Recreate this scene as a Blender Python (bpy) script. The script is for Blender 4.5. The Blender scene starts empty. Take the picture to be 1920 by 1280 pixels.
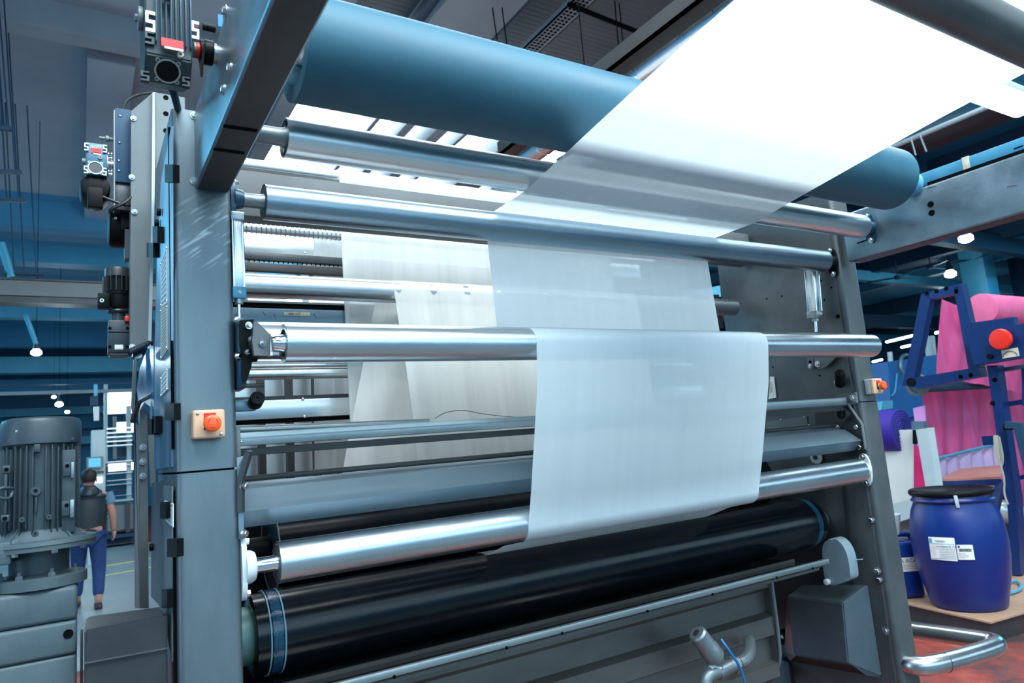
import bpy, bmesh, math, random
from mathutils import Vector, Matrix
random.seed(7)
SC = bpy.context.scene
COL = SC.collection
PI = math.pi

# ------------------------------------------------------------------ camera
EYE = Vector((0.0, 0.0, 1.65))
YAW, PITCH, ROLL, FOC = math.radians(31.928), math.radians(8.166), math.radians(-4.657), 1317.09
FWD = Vector((math.sin(YAW)*math.cos(PITCH), math.cos(YAW)*math.cos(PITCH), math.sin(PITCH)))
_r0 = Vector((math.cos(YAW), -math.sin(YAW), 0.0)); _u0 = _r0.cross(FWD)
RGT = _r0*math.cos(ROLL) + _u0*math.sin(ROLL)
UPV = -_r0*math.sin(ROLL) + _u0*math.cos(ROLL)
cd = bpy.data.cameras.new('camera'); cam = bpy.data.objects.new('camera', cd); COL.objects.link(cam)
cd.sensor_width = 36.0; cd.lens = FOC/1920.0*36.0; cd.clip_start = 0.05; cd.clip_end = 200
cam.matrix_world = Matrix((
    (RGT.x, UPV.x, -FWD.x, EYE.x), (RGT.y, UPV.y, -FWD.y, EYE.y), (RGT.z, UPV.z, -FWD.z, EYE.z), (0, 0, 0, 1)))
cd.dof.use_dof = True; cd.dof.focus_distance = 2.3; cd.dof.aperture_fstop = 5.0
SC.camera = cam

def at(px, py, **k):
    """point of the plane X=, Y= or Z=, seen in the direction of a photo pixel"""
    d = FWD*FOC + RGT*(px-960) - UPV*(py-640)
    for a, v in k.items():
        i = 'XYZ'.index(a)
        return EYE + d*((v-EYE[i])/d[i])

# ------------------------------------------------------------------ world, light, exposure
W = bpy.data.worlds.new('world'); SC.world = W; W.use_nodes = True
W.node_tree.nodes['Background'].inputs[0].default_value = (0.25, 0.45, 0.65, 1)
W.node_tree.nodes['Background'].inputs[1].default_value = 0.35
vs = SC.view_settings
vs.view_transform = 'Standard'; vs.look = 'None'; vs.gamma = 1.0; vs.use_curve_mapping = False
vs.exposure = -0.12
SKY_E = 9.0          # daylight assumed from above, no glazing modelled
TUBE_E = 14.0

def area(name, loc, sx, sy, power, col, rot=(0, 0, 0)):
    l = bpy.data.lights.new(name, 'AREA'); l.shape = 'RECTANGLE'; l.size = sx; l.size_y = sy
    l.energy = power; l.color = col
    o = bpy.data.objects.new(name, l); COL.objects.link(o); o.location = loc; o.rotation_euler = rot
    return o
# daylight assumed above and behind the photographer (a saw-tooth hall): area lights, no openings modelled
area('roof_daylight', (1.8, -1.6, 6.7), 8.0, 3.6, 1750, (0.84, 0.95, 1.0))
area('roof_daylight_rear', (1.8, 4.6, 6.7), 4.0, 1.0, 200, (0.86, 0.95, 1.0))
area('roof_daylight_front', (0.0, -7.5, 6.7), 9.0, 2.5, 260, (0.50, 0.80, 1.0))
area('roof_daylight_right', (9.0, 2.6, 6.7), 5.0, 4.0, 300, (0.66, 0.88, 1.0))
area('window_daylight_left', (-7.5, 0.5, 3.4), 7.0, 2.2, 200, (0.45, 0.75, 1.0), (0, -PI/2*1.0, 0))  # unseen area light at the left, no window modelled
area('roof_daylight_far', (-8.5, 16.0, 6.6), 8.0, 12.0, 1900, (0.18, 0.64, 0.95))  # added tinted fill outside the frame, lights the far left hall
area('roof_daylight_far_right', (27.0, 4.0, 6.6), 10.0, 5.0, 2500, (0.12, 0.62, 0.88))  # added tinted fill outside the frame, lights the far right bay

# ------------------------------------------------------------------ materials
def mat(name, col, metal=0.0, rough=0.5, col2=None, nscale=8.0, nmix=0.5, bump=0.0, bscale=60.0, stretch=None,
        emit=None, estr=0.0, coat=0.0, spec=0.5, rvar=0.0, aniso=0.0, alpha=1.0, trans=0.0):
    m = bpy.data.materials.new(name); m.use_nodes = True
    nt = m.node_tree; N = nt.nodes; L = nt.links
    p = N['Principled BSDF']
    p.inputs['Base Color'].default_value = (*col, 1); p.inputs['Metallic'].default_value = metal
    p.inputs['Roughness'].default_value = rough; p.inputs['Specular IOR Level'].default_value = spec
    p.inputs['Coat Weight'].default_value = coat; p.inputs['Alpha'].default_value = alpha
    p.inputs['Transmission Weight'].default_value = trans
    tc = N.new('ShaderNodeTexCoord'); mp = N.new('ShaderNodeMapping')
    L.new(tc.outputs['Object'], mp.inputs['Vector'])
    if stretch: mp.inputs['Scale'].default_value = stretch
    if col2 is not None or rvar:
        n = N.new('ShaderNodeTexNoise'); n.inputs['Scale'].default_value = nscale
        n.inputs['Detail'].default_value = 8; n.inputs['Roughness'].default_value = 0.62
        L.new(mp.outputs[0], n.inputs['Vector'])
        if col2 is not None:
            r = N.new('ShaderNodeValToRGB')
            r.color_ramp.elements[0].position = 0.5-0.22*nmix*2*0.8; r.color_ramp.elements[1].position = 0.5+0.22*nmix*2*0.8
            r.color_ramp.elements[0].color = (*col, 1); r.color_ramp.elements[1].color = (*col2, 1)
            L.new(n.outputs['Fac'], r.inputs[0]); L.new(r.outputs[0], p.inputs['Base Color'])
        if rvar:
            mr = N.new('ShaderNodeMapRange'); mr.inputs['From Min'].default_value = 0.3; mr.inputs['From Max'].default_value = 0.7
            mr.inputs['To Min'].default_value = rough-rvar; mr.inputs['To Max'].default_value = rough+rvar
            L.new(n.outputs['Fac'], mr.inputs[0]); L.new(mr.outputs[0], p.inputs['Roughness'])
    if bump:
        n2 = N.new('ShaderNodeTexNoise'); n2.inputs['Scale'].default_value = bscale; n2.inputs['Detail'].default_value = 5
        L.new(mp.outputs[0], n2.inputs['Vector'])
        b = N.new('ShaderNodeBump'); b.inputs['Strength'].default_value = bump; b.inputs['Distance'].default_value = 0.003
        L.new(n2.outputs['Fac'], b.inputs['Height']); L.new(b.outputs[0], p.inputs['Normal'])
    if emit is not None:
        p.inputs['Emission Color'].default_value = (*emit, 1); p.inputs['Emission Strength'].default_value = estr
    return m

M = {}
M['post'] = mat('brushed_post_steel', (0.130, 0.172, 0.198), 0.75, 0.42, (0.19, 0.237, 0.26), 5, 0.5, 0.10, 140, (1, 1, 0.25), rvar=0.06)
M['plate'] = mat('dull_plate_steel', (0.10, 0.115, 0.12), 0.7, 0.46, (0.155, 0.17, 0.175), 4, 0.5, 0.08, 120, rvar=0.06)
M['arm'] = mat('scratched_arm_steel', (0.20, 0.28, 0.33), 0.8, 0.38, (0.30, 0.39, 0.44), 7, 0.6, 0.15, 90, (0.4, 1, 1), rvar=0.09)
M['guardblue'] = mat('blue_filmed_steel', (0.05, 0.26, 0.48), 0.8, 0.3, (0.07, 0.32, 0.55), 4)  # reflection of the blue hall put into the base colour
M['cover'] = mat('matt_cover_steel', (0.13, 0.155, 0.165), 0.05, 0.65, (0.16, 0.185, 0.195), 4, 0.5, 0.05, 100, spec=0.25)
M['sheet'] = mat('sheet_cover_steel', (0.15, 0.175, 0.185), 0.3, 0.5, (0.19, 0.215, 0.225), 4, 0.5, 0.05, 100, rvar=0.05)
M['mattebeam'] = mat('matt_grey_beam', (0.075, 0.083, 0.088), 0.2, 0.62, (0.10, 0.11, 0.115), 4, 0.5, 0.06, 100)
M['door'] = mat('polished_door_steel', (0.30, 0.42, 0.52), 0.9, 0.34, (0.40, 0.52, 0.62), 5, 0.5, 0.05, 60, (1, 1, .3), rvar=0.06)
M['roller'] = mat('turned_roller_steel', (0.50, 0.57, 0.61), 1.0, 0.30, (0.64, 0.68, 0.70), 14, 0.5, 0.06, 160, (0.15, 1, 1), rvar=0.05)
M['roller2'] = mat('bright_roller_steel', (0.72, 0.79, 0.82), 1.0, 0.30, (0.82, 0.85, 0.86), 10, 0.5, 0.04, 160, (0.15, 1, 1), rvar=0.05)
M['roller3'] = mat('bluish_roller_steel', (0.24, 0.33, 0.40), 1.0, 0.34, (0.30, 0.39, 0.46), 10, 0.5, 0.06, 160, (0.15, 1, 1), rvar=0.04)
M['beam'] = mat('blue_grey_beam_steel', (0.16, 0.24, 0.30), 0.75, 0.38, (0.22, 0.31, 0.37), 5, 0.6, 0.08, 90, (0.3, 1, 1), rvar=0.05)
M['rail'] = mat('extruded_rail', (0.27, 0.32, 0.335), 0.85, 0.36, (0.38, 0.43, 0.44), 9, 0.5, 0.10, 120, (0.2, 1, 1), rvar=0.07)
M['chrome'] = mat('chrome', (0.78, 0.82, 0.85), 1.0, 0.10)
M['stainless'] = mat('stainless_tube', (0.42, 0.44, 0.45), 1.0, 0.27, (0.62, 0.63, 0.63), 6, 0.5, 0.03, 80)
M['bolt'] = mat('zinc_bolt', (0.62, 0.66, 0.68), 1.0, 0.25)
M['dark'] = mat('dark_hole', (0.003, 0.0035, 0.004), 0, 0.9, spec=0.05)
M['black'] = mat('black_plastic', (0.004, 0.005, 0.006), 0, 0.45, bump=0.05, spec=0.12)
M['blackrub'] = mat('black_roller_rubber', (0.002, 0.003, 0.006), 0, 0.20, (0.004, 0.006, 0.010), 6, 0.5, 0.03, 90, spec=0.35, rvar=0.05)
M['bluerub'] = mat('blue_grey_roller_rubber', (0.018, 0.080, 0.125), 0, 0.52, (0.036, 0.135, 0.195), 4.5, 0.7, 0.15, 40, (0.5, 1, 1), spec=0.35, rvar=0.08)
M['castblue'] = mat('blue_cast_housing', (0.01, 0.055, 0.10), 0.1, 0.35, bump=0.08)
M['castwhite'] = mat('white_cast_housing', (0.62, 0.68, 0.70), 0, 0.35, bump=0.05)
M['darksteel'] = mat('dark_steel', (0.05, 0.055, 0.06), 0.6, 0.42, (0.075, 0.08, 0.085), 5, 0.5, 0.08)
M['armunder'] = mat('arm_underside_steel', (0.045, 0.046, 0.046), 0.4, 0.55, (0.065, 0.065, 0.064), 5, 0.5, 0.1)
M['gear'] = mat('grey_gearbox_paint', (0.022, 0.036, 0.046), 0.2, 0.42, (0.032, 0.048, 0.058), 14, 0.6, 0.10, 60, spec=0.5)
M['gearblue'] = mat('blue_gearbox_paint', (0.03, 0.085, 0.13), 0.3, 0.38, (0.05, 0.13, 0.19), 14, 0.6, 0.10)
M['gearedge'] = mat('machined_gearbox_edge', (0.62, 0.68, 0.70), 0.9, 0.3)
M['motor'] = mat('motor_grey_paint', (0.032, 0.050, 0.062), 0.15, 0.42, (0.045, 0.066, 0.08), 10, 0.5, 0.12, 50)
M['motordust'] = mat('dusty_motor_flange', (0.045, 0.080, 0.100), 0.1, 0.55, (0.085, 0.115, 0.125), 10, 0.7, 0.2, 50)
M['red'] = mat('red_plastic', (0.75, 0.025, 0.01), 0, 0.35)
M['redlabel'] = mat('red_label', (0.65, 0.02, 0.02), 0, 0.5)
M['orange'] = mat('orange_button', (0.95, 0.10, 0.015), 0, 0.32)
M['peach'] = mat('peach_plastic', (0.74, 0.46, 0.29), 0, 0.42, bump=0.03)
M['peachgrey'] = mat('grey_box_side', (0.50, 0.55, 0.56), 0, 0.4)
M['lgrey'] = mat('light_grey_plastic', (0.21, 0.29, 0.335), 0, 0.35, coat=0.2)
M['white'] = mat('white_label', (0.75, 0.80, 0.80), 0, 0.45)
M['cream'] = mat('cream_label', (0.62, 0.60, 0.45), 0, 0.5)
M['ink'] = mat('label_ink', (0.02, 0.025, 0.03), 0, 0.5)
M['inkgrey'] = mat('label_ink_grey', (0.30, 0.33, 0.34), 0, 0.5)
M['bluep'] = mat('blue_frame_paint', (0.002, 0.020, 0.105), 0.1, 0.38, (0.003, 0.026, 0.135), 6, 0.5, 0.06)
M['barrel'] = mat('blue_drum_plastic', (0.001, 0.017, 0.14), 0, 0.36, (0.0015, 0.021, 0.165), 3, 0.4, 0.03, 20, spec=0.45)
M['can'] = mat('blue_canister_plastic', (0.002, 0.028, 0.22), 0, 0.38)
M['beaker'] = mat('milky_beaker_plastic', (0.72, 0.82, 0.86), 0, 0.3, trans=0.4)
M['greenpaint'] = mat('pale_green_hub', (0.13, 0.24, 0.22), 0.3, 0.45, (0.18, 0.30, 0.27), 9)
M['greypaint'] = mat('pale_grey_paint', (0.40, 0.50, 0.53), 0, 0.45, (0.46, 0.56, 0.58), 3)
M['ply'] = mat('worn_plywood', (0.33, 0.20, 0.13), 0, 0.6, (0.45, 0.28, 0.19), 6, 0.8, 0.2, 30, (1, 6, 1))
M['redply'] = mat('red_stained_board', (0.40, 0.13, 0.12), 0, 0.6, (0.52, 0.22, 0.18), 6, 0.8)
M['rope'] = mat('rope_fibre', (0.42, 0.42, 0.36), 0, 0.8)
M['hose'] = mat('blue_hose', (0.01, 0.17, 0.45), 0, 0.3)
M['cond'] = mat('duct_blue_paint', (0.06, 0.28, 0.46), 0.1, 0.35, (0.10, 0.36, 0.54), 6)
M['tape'] = mat('brown_packing_tape', (0.45, 0.33, 0.22), 0, 0.4, (0.75, 0.75, 0.7), 30)
M['concrete'] = mat('painted_concrete', (0.30, 0.40, 0.46), 0, 0.8, (0.35, 0.45, 0.51), 2, 0.6)
M['concreteblue'] = mat('blue_painted_concrete', (0.06, 0.27, 0.45), 0, 0.75, (0.08, 0.32, 0.52), 1.5, 0.6)
M['teal'] = mat('teal_roof_sheet', (0.012, 0.16, 0.31), 0, 0.6, (0.02, 0.22, 0.40), 0.6, 0.8)
M['tealdark'] = mat('dark_roof_steel', (0.006, 0.045, 0.095), 0.1, 0.6)
M['teallight'] = mat('light_roof_steel', (0.07, 0.38, 0.58), 0.1, 0.5, (0.10, 0.46, 0.66), 1)
M['roofdark'] = mat('grey_roof_sheet', (0.10, 0.125, 0.14), 0, 0.7, (0.125, 0.15, 0.165), 2)
M['roofmid'] = mat('grey_roof_beam', (0.22, 0.29, 0.33), 0, 0.6, (0.27, 0.34, 0.38), 2)
M['roofbrown'] = mat('brownish_roof_panel', (0.09, 0.065, 0.075), 0, 0.7, (0.12, 0.08, 0.09), 2)
M['paneblue'] = mat('blue_machine_paint', (0.01, 0.11, 0.34), 0, 0.4, (0.015, 0.14, 0.40), 1)
M['cable'] = mat('black_cable', (0.006, 0.008, 0.010), 0, 0.45)
M['lampon'] = mat('lamp_light', (1, 1, 1), 0, 0.4, emit=(0.85, 0.96, 1.0), estr=TUBE_E)
M['skyglass'] = mat('roof_glazing', (0.9, 0.95, 1), 0, 0.4, emit=(0.90, 0.97, 1.0), estr=SKY_E)
M['screen'] = mat('lit_screen', (0.1, 0.4, 0.6), 0, 0.3, emit=(0.12, 0.55, 0.85), estr=0.55)
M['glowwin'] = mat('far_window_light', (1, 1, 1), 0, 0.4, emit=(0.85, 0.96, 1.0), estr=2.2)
M['skin'] = mat('skin', (0.45, 0.22, 0.17), 0, 0.5)
M['tattoo'] = mat('tattooed_skin', (0.42, 0.22, 0.18), 0, 0.5, (0.16, 0.15, 0.18), 30, 0.6)
M['hair'] = mat('black_hair', (0.006, 0.006, 0.008), 0, 0.6)
M['vest'] = mat('black_quilted_nylon', (0.010, 0.020, 0.028), 0, 0.42)
M['jeans'] = mat('blue_denim', (0.01, 0.035, 0.13), 0, 0.8, (0.015, 0.05, 0.17), 20)
M['shirt'] = mat('grey_blue_shirt', (0.12, 0.22, 0.32), 0, 0.8)
M['shoe'] = mat('dark_shoe', (0.02, 0.02, 0.025), 0, 0.6)
M['tank'] = mat('stained_tank_steel', (0.12, 0.115, 0.11), 0.7, 0.36, (0.19, 0.18, 0.17), 5, 0.6, 0.10, 90, (0.3, 1, 1), rvar=0.06)
M['liquid'] = mat('dark_liquor', (0.010, 0.013, 0.014), 0, 0.04, spec=0.9)
M['valve'] = mat('cast_valve_steel', (0.20, 0.24, 0.26), 0.7, 0.42, (0.28, 0.32, 0.34), 20, 0.6, 0.3, 60)
M['wedge'] = mat('wedge_cover_steel', (0.12, 0.16, 0.185), 0.7, 0.42, (0.165, 0.21, 0.235), 5, 0.5, 0.12, 150)
M['whitepan'] = mat('white_cart_panel', (0.66, 0.70, 0.68), 0, 0.5, (0.72, 0.76, 0.74), 1)
M['violet'] = mat('violet_fabric_roll', (0.02, 0.006, 0.22), 0, 0.6, (0.03, 0.01, 0.28), 10, stretch=(0.2, 1, 1))
M['magenta'] = mat('magenta_cloth', (0.75, 0.01, 0.16), 0, 0.7, (0.85, 0.05, 0.25), 4)
M['lilac'] = mat('lilac_cloth', (0.42, 0.36, 0.66), 0, 0.7, (0.62, 0.42, 0.62), 7)
M['pinkpale'] = mat('pale_violet_cloth', (0.75, 0.35, 0.80), 0, 0.7)
M['silverbag'] = mat('silver_wrapping', (0.45, 0.50, 0.52), 0.6, 0.3, bump=0.6, bscale=12)

def fabric(name, col, transp, transl, rough=0.5, stripe=0.0, gloss=0.0):
    m = bpy.data.materials.new(name); m.use_nodes = True; nt = m.node_tree; N = nt.nodes; L = nt.links
    N.clear()
    out = N.new('ShaderNodeOutputMaterial')
    d = N.new('ShaderNodeBsdfPrincipled'); d.inputs['Base Color'].default_value = (*col, 1)
    d.inputs['Roughness'].default_value = rough; d.inputs['Specular IOR Level'].default_value = 0.5+gloss
    t = N.new('ShaderNodeBsdfTranslucent'); t.inputs['Color'].default_value = (*col, 1)
    tr = N.new('ShaderNodeBsdfTransparent'); tr.inputs['Color'].default_value = (0.96, 0.98, 0.98, 1)
    m1 = N.new('ShaderNodeMixShader'); m1.inputs[0].default_value = transl
    m2 = N.new('ShaderNodeMixShader'); m2.inputs[0].default_value = transp
    L.new(d.outputs[0], m1.inputs[1]); L.new(t.outputs[0], m1.inputs[2])
    L.new(m1.outputs[0], m2.inputs[1]); L.new(tr.outputs[0], m2.inputs[2]); L.new(m2.outputs[0], out.inputs[0])
    if stripe:
        tc = N.new('ShaderNodeTexCoord'); mp = N.new('ShaderNodeMapping'); mp.inputs['Scale'].default_value = (1, 0.03, 0.03)
        n = N.new('ShaderNodeTexNoise'); n.inputs['Scale'].default_value = 22; n.inputs['Detail'].default_value = 6
        L.new(tc.outputs['Object'], mp.inputs[0]); L.new(mp.outputs[0], n.inputs[0])
        mr = N.new('ShaderNodeMapRange'); mr.inputs['From Min'].default_value = .3; mr.inputs['From Max'].default_value = .7
        mr.inputs['To Min'].default_value = max(0, transp-stripe); mr.inputs['To Max'].default_value = transp+stripe
        L.new(n.outputs['Fac'], mr.inputs[0]); L.new(mr.outputs[0], m2.inputs[0])
    return m
M['film'] = fabric('white_knit_web', (0.88, 0.965, 1.0), 0.10, 0.36, 0.32, 0.02, 0.2)
M['film2'] = fabric('rear_white_knit_web', (0.83, 0.86, 0.84), 0.22, 0.45, 0.5, 0.06)
M['film3'] = fabric('creased_ecru_web', (0.76, 0.76, 0.73), 0.15, 0.45, 0.5, 0.05)
M['pinkfab'] = mat('pink_cloth', (0.62, 0.045, 0.17), 0, 0.6, (0.55, 0.11, 0.32), 16, 0.6, 0.25, 20, (1, 1, 0.06))
M['pinktop'] = mat('pale_pink_cloth', (0.72, 0.12, 0.28), 0, 0.6, (0.76, 0.17, 0.33), 10, 0.5)
def corrug():
    m = M['roofdark']; nt = m.node_tree; N = nt.nodes; L = nt.links
    tc = N.new('ShaderNodeTexCoord'); w = N.new('ShaderNodeTexWave'); w.bands_direction = 'Y'; w.inputs['Scale'].default_value = 3.5
    b = N.new('ShaderNodeBump'); b.inputs['Strength'].default_value = 0.25; b.inputs['Distance'].default_value = 0.03
    L.new(tc.outputs['Object'], w.inputs[0]); L.new(w.outputs['Fac'], b.inputs['Height'])
    L.new(b.outputs[0], N['Principled BSDF'].inputs['Normal'])
corrug()

# ------------------------------------------------------------------ mesh helpers
ORG = {}
def frame_of(d):
    d = Vector(d).normalized()
    a = Vector((0, 0, 1)) if abs(d.z) < 0.9 else Vector((1, 0, 0))
    u = a.cross(d).normalized(); v = d.cross(u)
    return u, v, d
class MB:
    def __init__(s): s.bm = bmesh.new()
    def poly(s, pts):
        return s.bm.faces.new([s.bm.verts.new(p) for p in pts])
    def box(s, x0, x1, y0, y1, z0, z1, bev=0.0, seg=2, edges=None):
        vs_ = [s.bm.verts.new((x, y, z)) for z in (z0, z1) for y in (y0, y1) for x in (x0, x1)]
        fs = [s.bm.faces.new([vs_[i] for i in f]) for f in ((0, 2, 3, 1), (4, 5, 7, 6), (0, 1, 5, 4), (2, 6, 7, 3), (0, 4, 6, 2), (1, 3, 7, 5))]
        if bev:
            es = {e for f in fs for e in f.edges}
            if edges == 'z': es = {e for e in es if abs(e.verts[0].co.z-e.verts[1].co.z) > 1e-6}
            if edges == 'x': es = {e for e in es if abs(e.verts[0].co.x-e.verts[1].co.x) > 1e-6}
            if edges == 'y': es = {e for e in es if abs(e.verts[0].co.y-e.verts[1].co.y) > 1e-6}
            bmesh.ops.bevel(s.bm, geom=list(es), offset=bev, segments=seg, affect='EDGES', profile=0.5)
        return s
    def obox(s, c, ax, ay, az, bev=0.0):
        """oriented box: centre and three half-axis vectors"""
        c = Vector(c); ax, ay, az = Vector(ax), Vector(ay), Vector(az)
        v = [s.bm.verts.new(c+i*ax+j*ay+k*az) for k in (-1, 1) for j in (-1, 1) for i in (-1, 1)]
        fs = [s.bm.faces.new([v[i] for i in f]) for f in ((0, 2, 3, 1), (4, 5, 7, 6), (0, 1, 5, 4), (2, 6, 7, 3), (0, 4, 6, 2), (1, 3, 7, 5))]
        if bev:
            bmesh.ops.bevel(s.bm, geom=list({e for f in fs for e in f.edges}), offset=bev, segments=2, affect='EDGES', profile=0.5)
        return s
    def bar(s, p0, p1, w, h):
        p0, p1 = Vector(p0), Vector(p1); u, v, d = frame_of(p1-p0)
        return s.obox((p0+p1)/2, d*((p1-p0).length/2), u*w/2, v*h/2)
    def lathe(s, p0, p1, prof, seg=24, cap0=True, cap1=True, sx=1.0):
        """prof: (t, r), t in metres along p0->p1"""
        p0 = Vector(p0); u, v, d = frame_of(Vector(p1)-p0); rings = []
        for t, r in prof:
            rings.append([s.bm.verts.new(p0+d*t+(u*math.cos(2*PI*i/seg)*sx+v*math.sin(2*PI*i/seg))*r) for i in range(seg)])
        for a, b in zip(rings, rings[1:]):
            for i in range(seg):
                j = (i+1) % seg
                s.bm.faces.new((a[i], a[j], b[j], b[i]))
        if cap0: s.bm.faces.new(rings[0][::-1])
        if cap1: s.bm.faces.new(rings[-1])
        return s
    def cyl(s, p0, p1, r, seg=24, bev=0.0):
        L_ = (Vector(p1)-Vector(p0)).length
        if bev: return s.lathe(p0, p1, [(0, r-bev), (bev*.3, r-bev*.3), (bev, r), (L_-bev, r), (L_-bev*.3, r-bev*.3), (L_, r-bev)], seg)
        return s.lathe(p0, p1, [(0, r), (L_, r)], seg)
    def tube(s, p0, p1, ro, ri, seg=32):
        L_ = (Vector(p1)-Vector(p0)).length
        p0 = Vector(p0); u, v, d = frame_of(Vector(p1)-p0); R = []
        for t, r in ((0, ri), (0, ro), (L_, ro), (L_, ri)):
            R.append([s.bm.verts.new(p0+d*t+(u*math.cos(2*PI*i/seg)+v*math.sin(2*PI*i/seg))*r) for i in range(seg)])
        for k in range(4):
            a, b = R[k], R[(k+1) % 4]
            for i in range(seg):
                j = (i+1) % seg; s.bm.faces.new((a[i], a[j], b[j], b[i]))
        return s
    def hexh(s, p, d, r, h):
        d = Vector(d).normalized(); return s.lathe(p, Vector(p)+d*h, [(0, r), (h*.8, r), (h, r*.82)], 6)
    def path(s, pts, r, seg=10, smooth=0, sxy=None):
        pts = [Vector(p) for p in pts]
        for _ in range(smooth):
            n = [pts[0]]
            for a, b in zip(pts, pts[1:]): n += [a*.75+b*.25, a*.25+b*.75]
            pts = n+[pts[-1]]
        rings = []; prev = None
        for i, p in enumerate(pts):
            d = (pts[min(i+1, len(pts)-1)]-pts[max(i-1, 0)]).normalized()
            if prev is None: u, v, _ = frame_of(d)
            else:
                u = (prev-d*prev.dot(d)).normalized(); v = d.cross(u)
            prev = u
            rr = r[i] if isinstance(r, (list, tuple)) else r
            rings.append([s.bm.verts.new(p+(u*math.cos(2*PI*k/seg)+v*math.sin(2*PI*k/seg))*rr) for k in range(seg)])
        for a, b in zip(rings, rings[1:]):
            for i in range(seg):
                j = (i+1) % seg; s.bm.faces.new((a[i], a[j], b[j], b[i]))
        s.bm.faces.new(rings[0][::-1]); s.bm.faces.new(rings[-1])
        return s
    def prism(s, pts, off):
        """closed outline extruded along the vector off"""
        pts = [Vector(p) for p in pts]; off = Vector(off)
        a = [s.bm.verts.new(p) for p in pts]; b = [s.bm.verts.new(p+off) for p in pts]
        s.bm.faces.new(a); s.bm.faces.new(b[::-1]); n = len(pts)
        for i in range(n):
            j = (i+1) % n; s.bm.faces.new((a[j], a[i], b[i], b[j]))
        return s
    def hull(s, pts):
        v = [s.bm.verts.new(p) for p in pts]
        bmesh.ops.convex_hull(s.bm, input=v); return s
    def ribbon(s, prof, x0, x1, nx=24, wob=0.0, xs=None):
        """a web: (y, z) profile swept across X"""
        rows = []
        for k, (y, z) in enumerate(prof):
            a, b = (x0, x1) if xs is None else xs[k]
            rows.append([s.bm.verts.new((a+(b-a)*i/nx, y+(wob*math.sin(i*1.7)+wob*.6*math.sin(i*.9+1)) if wob else y, z)) for i in range(nx+1)])
        for a, b in zip(rows, rows[1:]):
            for i in range(nx): s.bm.faces.new((a[i], a[i+1], b[i+1], b[i]))
        return s
    def build(s, name, m, parent=None, label=None, cat=None, group=None, kind=None, ang=33, thick=0.0, org=None):
        bm = s.bm
        bmesh.ops.recalc_face_normals(bm, faces=bm.faces)
        if thick: bmesh.ops.solidify(bm, geom=list(bm.faces), thickness=thick)
        for f in bm.faces: f.smooth = True
        ca = math.radians(ang)
        for e in bm.edges:
            if len(e.link_faces) != 2 or e.calc_face_angle(0) > ca: e.smooth = False
        if parent is not None: o0 = ORG[parent.name]
        elif org is not None: o0 = Vector(org)
        elif kind == 'structure': o0 = Vector((0, 0, 0))
        else:
            cs = [v.co for v in bm.verts]
            o0 = Vector(((min(c.x for c in cs)+max(c.x for c in cs))/2, (min(c.y for c in cs)+max(c.y for c in cs))/2, min(c.z for c in cs)))
        bmesh.ops.translate(bm, verts=bm.verts, vec=-o0)
        me = bpy.data.meshes.new(name); bm.to_mesh(me); bm.free()
        me.materials.append(M[m] if isinstance(m, str) else m)
        o = bpy.data.objects.new(name, me); COL.objects.link(o)
        ORG[o.name] = o0
        if parent is not None: o.parent = parent
        else: o.location = o0
        tag(o, label, cat, group, kind)
        return o
def tag(o, label=None, cat=None, group=None, kind=None):
    if label: o['label'] = label
    if cat: o['category'] = cat
    if group: o['group'] = group
    if kind: o['kind'] = kind
def T(name, loc, label, cat, group=None):
    o = bpy.data.objects.new(name, None); COL.objects.link(o); o.location = loc; ORG[o.name] = Vector(loc)
    o.empty_display_size = 0.05
    tag(o, label, cat, group); return o
def dup(root, loc, label=None, group=None, rotz=None):
    def cp(o, par):
        c = o.copy(); COL.objects.link(c); c.parent = par; ORG[c.name] = ORG.get(o.name, Vector())
        for ch in o.children: cp(ch, c)
        return c
    r = cp(root, None); r.location = loc
    if rotz is not None: r.rotation_euler.z = rotz
    if label: r['label'] = label
    if group: r['group'] = group
    return r
def text(s_, name, p, right, up, size, m, parent, extrude=0.0003):
    c = bpy.data.curves.new(name, 'FONT'); c.body = s_; c.size = size; c.extrude = extrude; c.resolution_u = 2
    c.align_x = 'CENTER'; c.align_y = 'CENTER'; c.materials.append(M[m])
    o = bpy.data.objects.new(name, c); COL.objects.link(o)
    bpy.context.view_layer.update()
    me = bpy.data.meshes.new_from_object(o.evaluated_get(bpy.context.evaluated_depsgraph_get())); me.materials.clear(); me.materials.append(M[m])
    bpy.data.objects.remove(o); o = bpy.data.objects.new(name, me); COL.objects.link(o)
    r = Vector(right).normalized(); u = Vector(up); u = (u-r*u.dot(r)).normalized(); n = r.cross(u)
    mw = Matrix((r, u, n)).transposed().to_4x4(); mw.translation = Vector(p)-ORG[parent.name]
    o.parent = parent; o.matrix_local = mw; ORG[o.name] = ORG[parent.name]
    return o

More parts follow.
